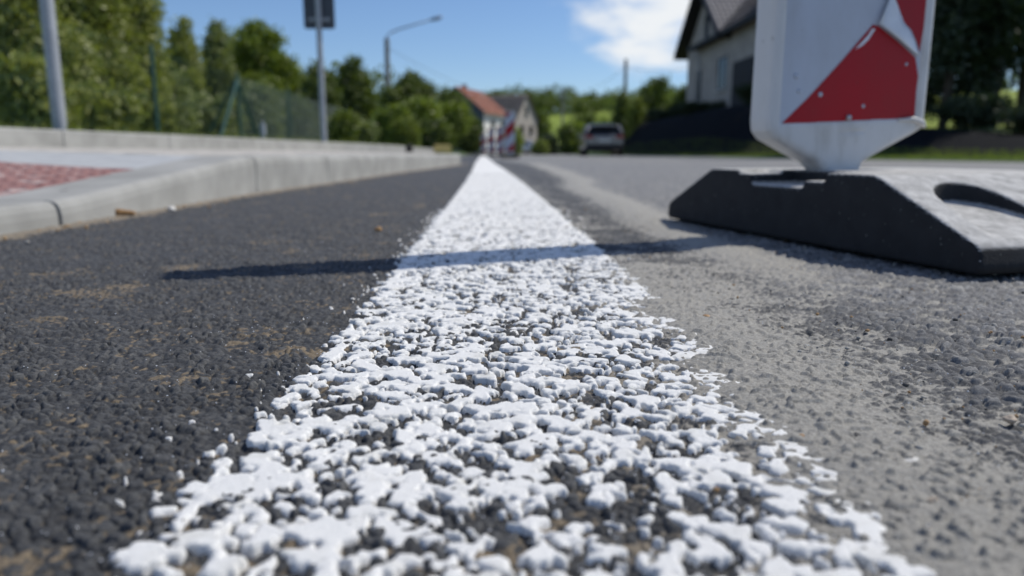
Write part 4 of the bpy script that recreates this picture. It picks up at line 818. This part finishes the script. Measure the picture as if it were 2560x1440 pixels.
# -- the big grey house on the bank
hz0 = 2.05; u0 = Vector((-.032, 1, 0)).normalized(); ORG = Vector((11.47, 33.5, 0)); up = lambda a: ORG + u0 * a
house = empty('house', (ORG.x + 4, ORG.y + 9, hz0), 'big grey house with steep grey tiled roof on top of the dark bank', 'house'); HO = house.location
PH = lambda a, n, z: up(a) - Vector((u0.y, -u0.x, 0)) * n + Vector((0, 0, z)) - HO      # n > 0 towards the road
EAVE = 6.35; LEN = 14.6; GA, GB = 7.0, 14.6; GM = (GA + GB) / 2; AP = 9.35; DEP = 6.6; RID = 9.9
b = MB(); out = [(0, hz0 - .2), (LEN, hz0 - .2), (LEN, EAVE), (GM, AP), (GA, EAVE), (0, EAVE)]; b.prism(out, 0, -DEP, lambda u, v, d: PH(u, d, v)); b.build('wall', M['wall_grey'], house)
b = MB(); b.prism([(-.05, hz0 - .6), (LEN + .05, hz0 - .6), (LEN + .05, hz0 + .35), (-.05, hz0 + .35)], .06, -DEP - .05, lambda u, v, d: PH(u, d, v)); b.build('plinth', M['plinth'], house)
roof = MB(); tiled(roof, PH(-.6, .55, EAVE - .12), PH(-.6, -DEP / 2, RID), PH(GA + .5, .55, EAVE - .12), PH(GM, -DEP / 2, RID), 17, 34); rf = roof.build('roof', M['tile_grey'], house)
b = MB(); b.add([PH(-.6, .55, EAVE - .16), PH(GA + .4, .55, EAVE - .16), PH(GM, -DEP / 2, RID - .06), PH(-.6, -DEP / 2, RID - .06), PH(-.6, -DEP - .5, EAVE - .16), PH(LEN + .5, -DEP - .5, EAVE - .16), PH(LEN + .5, -DEP / 2, RID - .06)], [(0, 1, 2, 3), (3, 6, 5, 4)]); b.build('roof_deck', M['barge'], rf)
b = MB()
for s in (-1, 1):
    ft = GM + s * (GM - GA + .75); zf = EAVE - .42; nrm_t = .22
    b.prism([(GM, AP + .32), (ft, zf + .26), (ft, zf), (GM, AP + .02)], .72, -DEP / 2 - .6, lambda u, v, d: PH(u, d, v))
b.build('gable_roof', M['barge'], house)
gr_ = MB(); tiled(gr_, PH(GA - .75, .7, EAVE - .1), PH(GM, .7, AP + .36), PH(GA - .75, -DEP / 2, EAVE - .1), PH(GM, -DEP / 2, AP + .36), 12, 14, .04); tiled(gr_, PH(GB + .75, .7, EAVE - .1), PH(GM, .7, AP + .36), PH(GB + .75, -DEP / 2, EAVE - .1), PH(GM, -DEP / 2, AP + .36), 12, 14, .04); gr_.build('gable_tiles', M['tile_grey'], house)
b = MB(); b.prism([(-.6, EAVE - .30), (GB - 2.2, EAVE - .30), (GB - 2.2, EAVE - .08), (-.6, EAVE - .08)], .45, .66, lambda u, v, d: PH(u, d, v)); b.prism([(GA - .6, EAVE - .22), (GB - 2.2, EAVE - .22), (GB - 2.2, EAVE - .1), (GA - .6, EAVE - .1)], .02, .45, lambda u, v, d: PH(u, d, v)); b.build('gutter', M['barge'], house)
b = MB(); b.tube([PH(GB - 2.4, .55, EAVE - .25), PH(GB - 2.9, .1, EAVE - .7), PH(GB - 2.9, .1, hz0 + .3)], .05, 8); b.build('downpipe', M['galv'], house, smooth=True)
for a, z, w, h_ in ((6.6, 3.5, 1.6, 1.65), (11.4, 3.15, .9, 1.75), (10.3, 6.55, .75, 1.35)): window(PH, a, z, w, h_, house)
b = MB(); b.prism([(1.4, hz0 - .3), (4.4, hz0 - .3), (4.4, 4.5), (1.4, 4.5)], .05, .45, lambda u, v, d: PH(u, d, v)); b.build('porch', M['barge'], house)
b = MB(); b.box(PH(3.4, -DEP / 2 - .6, RID + .3), (.7, .7, 1.5)); b.build('chimney', M['chimney'], rf)
# -- white walled house with the red roof
C1 = Vector((at(1210, 383, 75).x, 75, 0)); ue = Vector((.30, .954, 0)).normalized()
h1 = empty('house', C1, 'small white walled house with a red tiled roof and dark slate gable', 'house'); P1 = frame_of(h1, ue, (0, 0, 0)); gd = Vector((-ue.y, ue.x, 0))
E1, R1, WD, LN = 4.25, 6.55, 5.7, 7.3
PQ = lambda a, g, z: ue * a + gd * g + Vector((0, 0, z))
b = MB(); b.add([PQ(0, 0, -.5), PQ(LN, 0, -.5), PQ(LN, 0, E1), PQ(0, 0, E1), PQ(0, WD, -.5), PQ(LN, WD, -.5), PQ(LN, WD, E1), PQ(0, WD, E1)], [(0, 1, 2, 3), (1, 5, 6, 2), (5, 4, 7, 6)]); b.build('wall', M['wall_white'], h1)
b = MB(); b.add([PQ(-.01, 0, -.5), PQ(-.01, WD, -.5), PQ(-.01, WD, E1), PQ(-.01, WD / 2, R1), PQ(-.01, 0, E1)], [(0, 1, 2, 3, 4)]); b.build('gable', M['slate'], h1)
b = MB(); tiled(b, PQ(-.35, -.45, E1 - .35), PQ(-.35, WD / 2, R1 + .05), PQ(LN + .3, -.45, E1 - .35), PQ(LN + .3, WD / 2, R1 + .05), 12, 22); tiled(b, PQ(-.35, WD + .45, E1 - .35), PQ(-.35, WD / 2, R1 + .05), PQ(LN + .3, WD + .45, E1 - .35), PQ(LN + .3, WD / 2, R1 + .05), 12, 22); r1 = b.build('roof', M['tile_red'], h1)
b = MB(); b.box(PQ(3.2, WD / 2 + .4, R1 + .1), (.5, .5, .9)); b.build('chimney', M['chimney'], r1)
for a, z, w, h_ in ((2.2, 2.3, 1.1, 1.2), (5.4, 2.3, 1.1, 1.2), (2.2, .2, 1.1, 1.1)): window(P1, a, z, w, h_, h1, 'frame')
b = MB(); b.prism([(5.2, 0), (6.3, 0), (6.3, 1.85), (5.2, 1.85)], .01, .05, lambda u, v, d: P1(u, d, v)); b.build('door', M['door'], h1)
# -- stone house with the windowed gable
ug = Vector((.5, .866, 0)); C2 = Vector((at(1289, 383, 86).x, 86, 0)); h2 = empty('house', C2, 'beige stone house with a grey brown roof and three windows in its gable', 'house'); P2 = frame_of(h2, ug, (0, 0, 0)); rd = Vector((-ug.y, ug.x, 0))
W_, E2, R2, L2 = 5.1, 3.95, 6.75, 6.6; PG = lambda a, g, z: ug * a + rd * g + Vector((0, 0, z))
b = MB(); b.add([PG(0, 0, -.6), PG(W_, 0, -.6), PG(W_, 0, E2), PG(W_ / 2, 0, R2), PG(0, 0, E2), PG(0, L2, -.6), PG(W_, L2, -.6), PG(W_, L2, E2), PG(W_ / 2, L2, R2), PG(0, L2, E2)], [(0, 1, 2, 3, 4), (9, 8, 7, 6, 5), (0, 4, 9, 5), (1, 6, 7, 2)]); b.build('wall', M['wall_stone'], h2)
b = MB(); tiled(b, PG(-.4, -.3, E2 - .38), PG(W_ / 2, -.3, R2 + .06), PG(-.4, L2 + .3, E2 - .38), PG(W_ / 2, L2 + .3, R2 + .06), 13, 22); tiled(b, PG(W_ + .4, -.3, E2 - .38), PG(W_ / 2, -.3, R2 + .06), PG(W_ + .4, L2 + .3, E2 - .38), PG(W_ / 2, L2 + .3, R2 + .06), 13, 22); b.build('roof', M['tile_brown'], h2)
for a, z, w, h_ in ((2.15, 4.35, .8, 1.1), (1.05, 2.3, .85, 1.0), (3.2, 2.3, .85, 1.0)): window(P2, a, z, w, h_, h2, 'frame')
b = MB(); b.prism([(1.2, -.1), (3.6, -.1), (3.6, 1.25), (3.1, 1.6), (1.7, 1.6), (1.2, 1.25)], .01, .06, lambda u, v, d: P2(u, d, v)); b.build('garage_door', M['door'], h2)
# brown boards beside the big house
bf = empty('board_fence', (9.6, 52, .9), 'brown board fence on the dark bank between conifer and big house', 'fence')
M['boards'] = mat('red brown boards', (.10, .045, .03), (.06, .028, .02), 6, .8, .2)
b = MB()
for k in range(26): b.box((-.055 * k * .2, k * .26 - 3.2, .75), (.03, .235, 1.5))
b.build('board_panel', M['boards'], bf)
for y in (-3.2, 0, 3.2): b = MB(); b.box((.08, y, .8), (.1, .1, 1.8)); b.build('post', M['boards'], bf)

# ------------------------------------------------------------------ parked cars
def car_paint(name, c):
    m, nt, b = new_mat(name); nt.links.new(ramp(nt, noise(nt, 3, 3), [(.3, tuple(v * .92 for v in c)), (.7, c)]), b.inputs['Base Color']); b.inputs['Roughness'].default_value = .32; b.inputs['Metallic'].default_value = .35; b.inputs['Coat Weight'].default_value = 1; b.inputs['Coat Roughness'].default_value = .05; return m
M['car_dark'] = car_paint('grey car paint', (.19, .19, .205)); M['car_silver'] = car_paint('silver car paint', (.55, .57, .6)); M['car_glass'] = M['glass']; M['tyre'] = mat('tyre', (.02, .02, .02), None, 9, .85, .2); M['rim'] = mat('alloy', (.5, .5, .52), None, 9, .3, .5, metal=.8); M['tail'] = mat('red lamp lens', (.30, .01, .012), None, 9, .15, .6); M['trim'] = mat('black trim', (.03, .03, .032), None, 9, .6, .3); M['plate'] = mat('white number plate', (.75, .75, .72), None, 20, .4, .4); M['chrome'] = mat('bright trim', (.8, .8, .8), None, 20, .12, .5, metal=1.)
def make_car(name, loc, rz, label, paint):
    """a five door hatchback; local +y is forwards, the tail is at y = 0"""
    t = empty(name, loc, label, 'car', None, rz)
    # body: rings of (half width, z) along the length
    Lw = [(.62, .30), (.80, .32), (.89, .45), (.915, .62), (.91, .78), (.875, .92), (.80, .955)]
    st = [(0, .93, .36, .92), (.08, .97, .30, .95), (.35, 1, .22, .96), (1.0, 1, .20, .965), (2.2, 1, .20, .96), (3.1, 1, .20, .93), (3.7, .985, .22, .86), (4.15, .93, .26, .76), (4.35, .84, .34, .66)]
    b = MB(); vs = []; n = len(Lw) * 2
    for y, sx, zb, zt in st:
        ring = []
        for hw, z in Lw: zz = zb + (z - .30) / (.955 - .30) * (zt - zb); ring.append((hw * sx, y, zz))
        vs += ring + [(-x, yy, z) for x, yy, z in reversed(ring)]
    fs = [(i * n + k, i * n + (k + 1) % n, (i + 1) * n + (k + 1) % n, (i + 1) * n + k) for i in range(len(st) - 1) for k in range(n)] + [tuple(range(n)), tuple((len(st) - 1) * n + k for k in range(n))[::-1]]
    b.add(vs, fs); bd = b.build('body', M[paint], t, bevel=.03, seg=3, smooth=True)
    # cabin in glass, roof and pillars in paint
    cb_ = [(.12, .80, .94, .0), (.42, .70, 1.36, 0), (1.3, .72, 1.455, 0), (2.3, .71, 1.43, 0), (3.2, .76, .93, 0)]
    b = MB(); q = [(.10, .82, .93), (.40, .69, 1.37), (1.3, .715, 1.445), (2.25, .70, 1.42), (3.15, .80, .92)]
    vs = [(sx * hw, y, z) for y, hw, z in q for sx in (1, -1)] + [(sx * .83, y, .92) for y in (.10, .40, 1.3, 2.25, 3.15) for sx in (1, -1)]
    fs = [(i * 2, i * 2 + 1, i * 2 + 3, i * 2 + 2) for i in range(4)] + [(i * 2 + s, i * 2 + 2 + s, 10 + i * 2 + 2 + s, 10 + i * 2 + s) for i in range(4) for s in (0, 1)]; b.add(vs, fs); b.build('cabin_glass', M['glass'], t)
    b = MB(); b.add([(x, y, z) for y, hw, z in ((.36, .665, 1.375), (.8, .70, 1.44), (1.3, .715, 1.462), (1.9, .71, 1.458), (2.3, .69, 1.428)) for x, z in ((hw, z - .03), (hw * .7, z + .012), (0, z + .022), (-hw * .7, z + .012), (-hw, z - .03))], [(i * 5 + k, i * 5 + k + 1, i * 5 + k + 6, i * 5 + k + 5) for i in range(4) for k in range(4)]); ro = b.build('roof', M[paint], t, smooth=True); so = ro.modifiers.new('s', 'SOLIDIFY'); so.thickness = .05
    b = MB(); b.box((0, .30, 1.395), (1.16, .26, .035)); b.build('spoiler', M[paint], t, bevel=.015)
    for s in (-1, 1):
        b = MB()
        for pth in ([(s * .845, .06, .92), (s * .70, .39, 1.385)], [(s * .84, 1.25, .93), (s * .72, 1.25, 1.43)], [(s * .83, 3.2, .91), (s * .705, 2.25, 1.42)]): b.tube(pth, [.065, .05], 8)
        b.build('pillar', M[paint], t, smooth=True)
        b = MB(); b.prism([(s * .50, .78), (s * .90, .80), (s * .88, .95), (s * .72, .96), (s * .52, .90)], -.02, .22, lambda u, v, d: Vector((u * (1 - .02 * (d > 0)), d, v))); b.build('taillight', M['tail'], t, bevel=.015)
        b = MB(); b.box((s * 1.0, 2.55, .98), (.20, .09, .13)); b.build('wing_mirror', M[paint], t, bevel=.03)
        for y in (.78, 3.45):
            b = MB(); b.tube([(s * .70, y, .32), (s * .72, y, .32), (s * .89, y, .32), (s * .91, y, .32)], [.29, .32, .32, .29], 24); wl = b.build('wheel', M['tyre'], t, smooth='auto'); b = MB(); b.tube([(s * .90, y, .32), (s * .918, y, .32)], [.21, .19], 18); b.build('rim', M['rim'], wl)
    b = MB(); b.box((0, -.03, .42), (1.66, .16, .24)); bp_ = b.build('bumper', M['trim'], t, bevel=.04, seg=3); b = MB(); b.box((0, -.018, .70), (.52, .03, .11)); b.build('number_plate', M['plate'], t, bevel=.004)
    b = MB(); b.tube([(-.45, -.03, .862), (.45, -.03, .862)], .014, 8); b.build('trim_strip', M['chrome'], t)
    return t
p = at(1504, 386, 35.5); make_car('parked_car', (p.x, 34.5, -.01), -.03, 'dark grey hatchback parked on the road, seen from behind', 'car_dark')
p = at(1296, 384, 78); make_car('parked_car', (p.x - 1.2, 80.5, .02), -1.9, 'silver car parked before the garage of the stone house', 'car_silver')
bpy.context.view_layer.update()
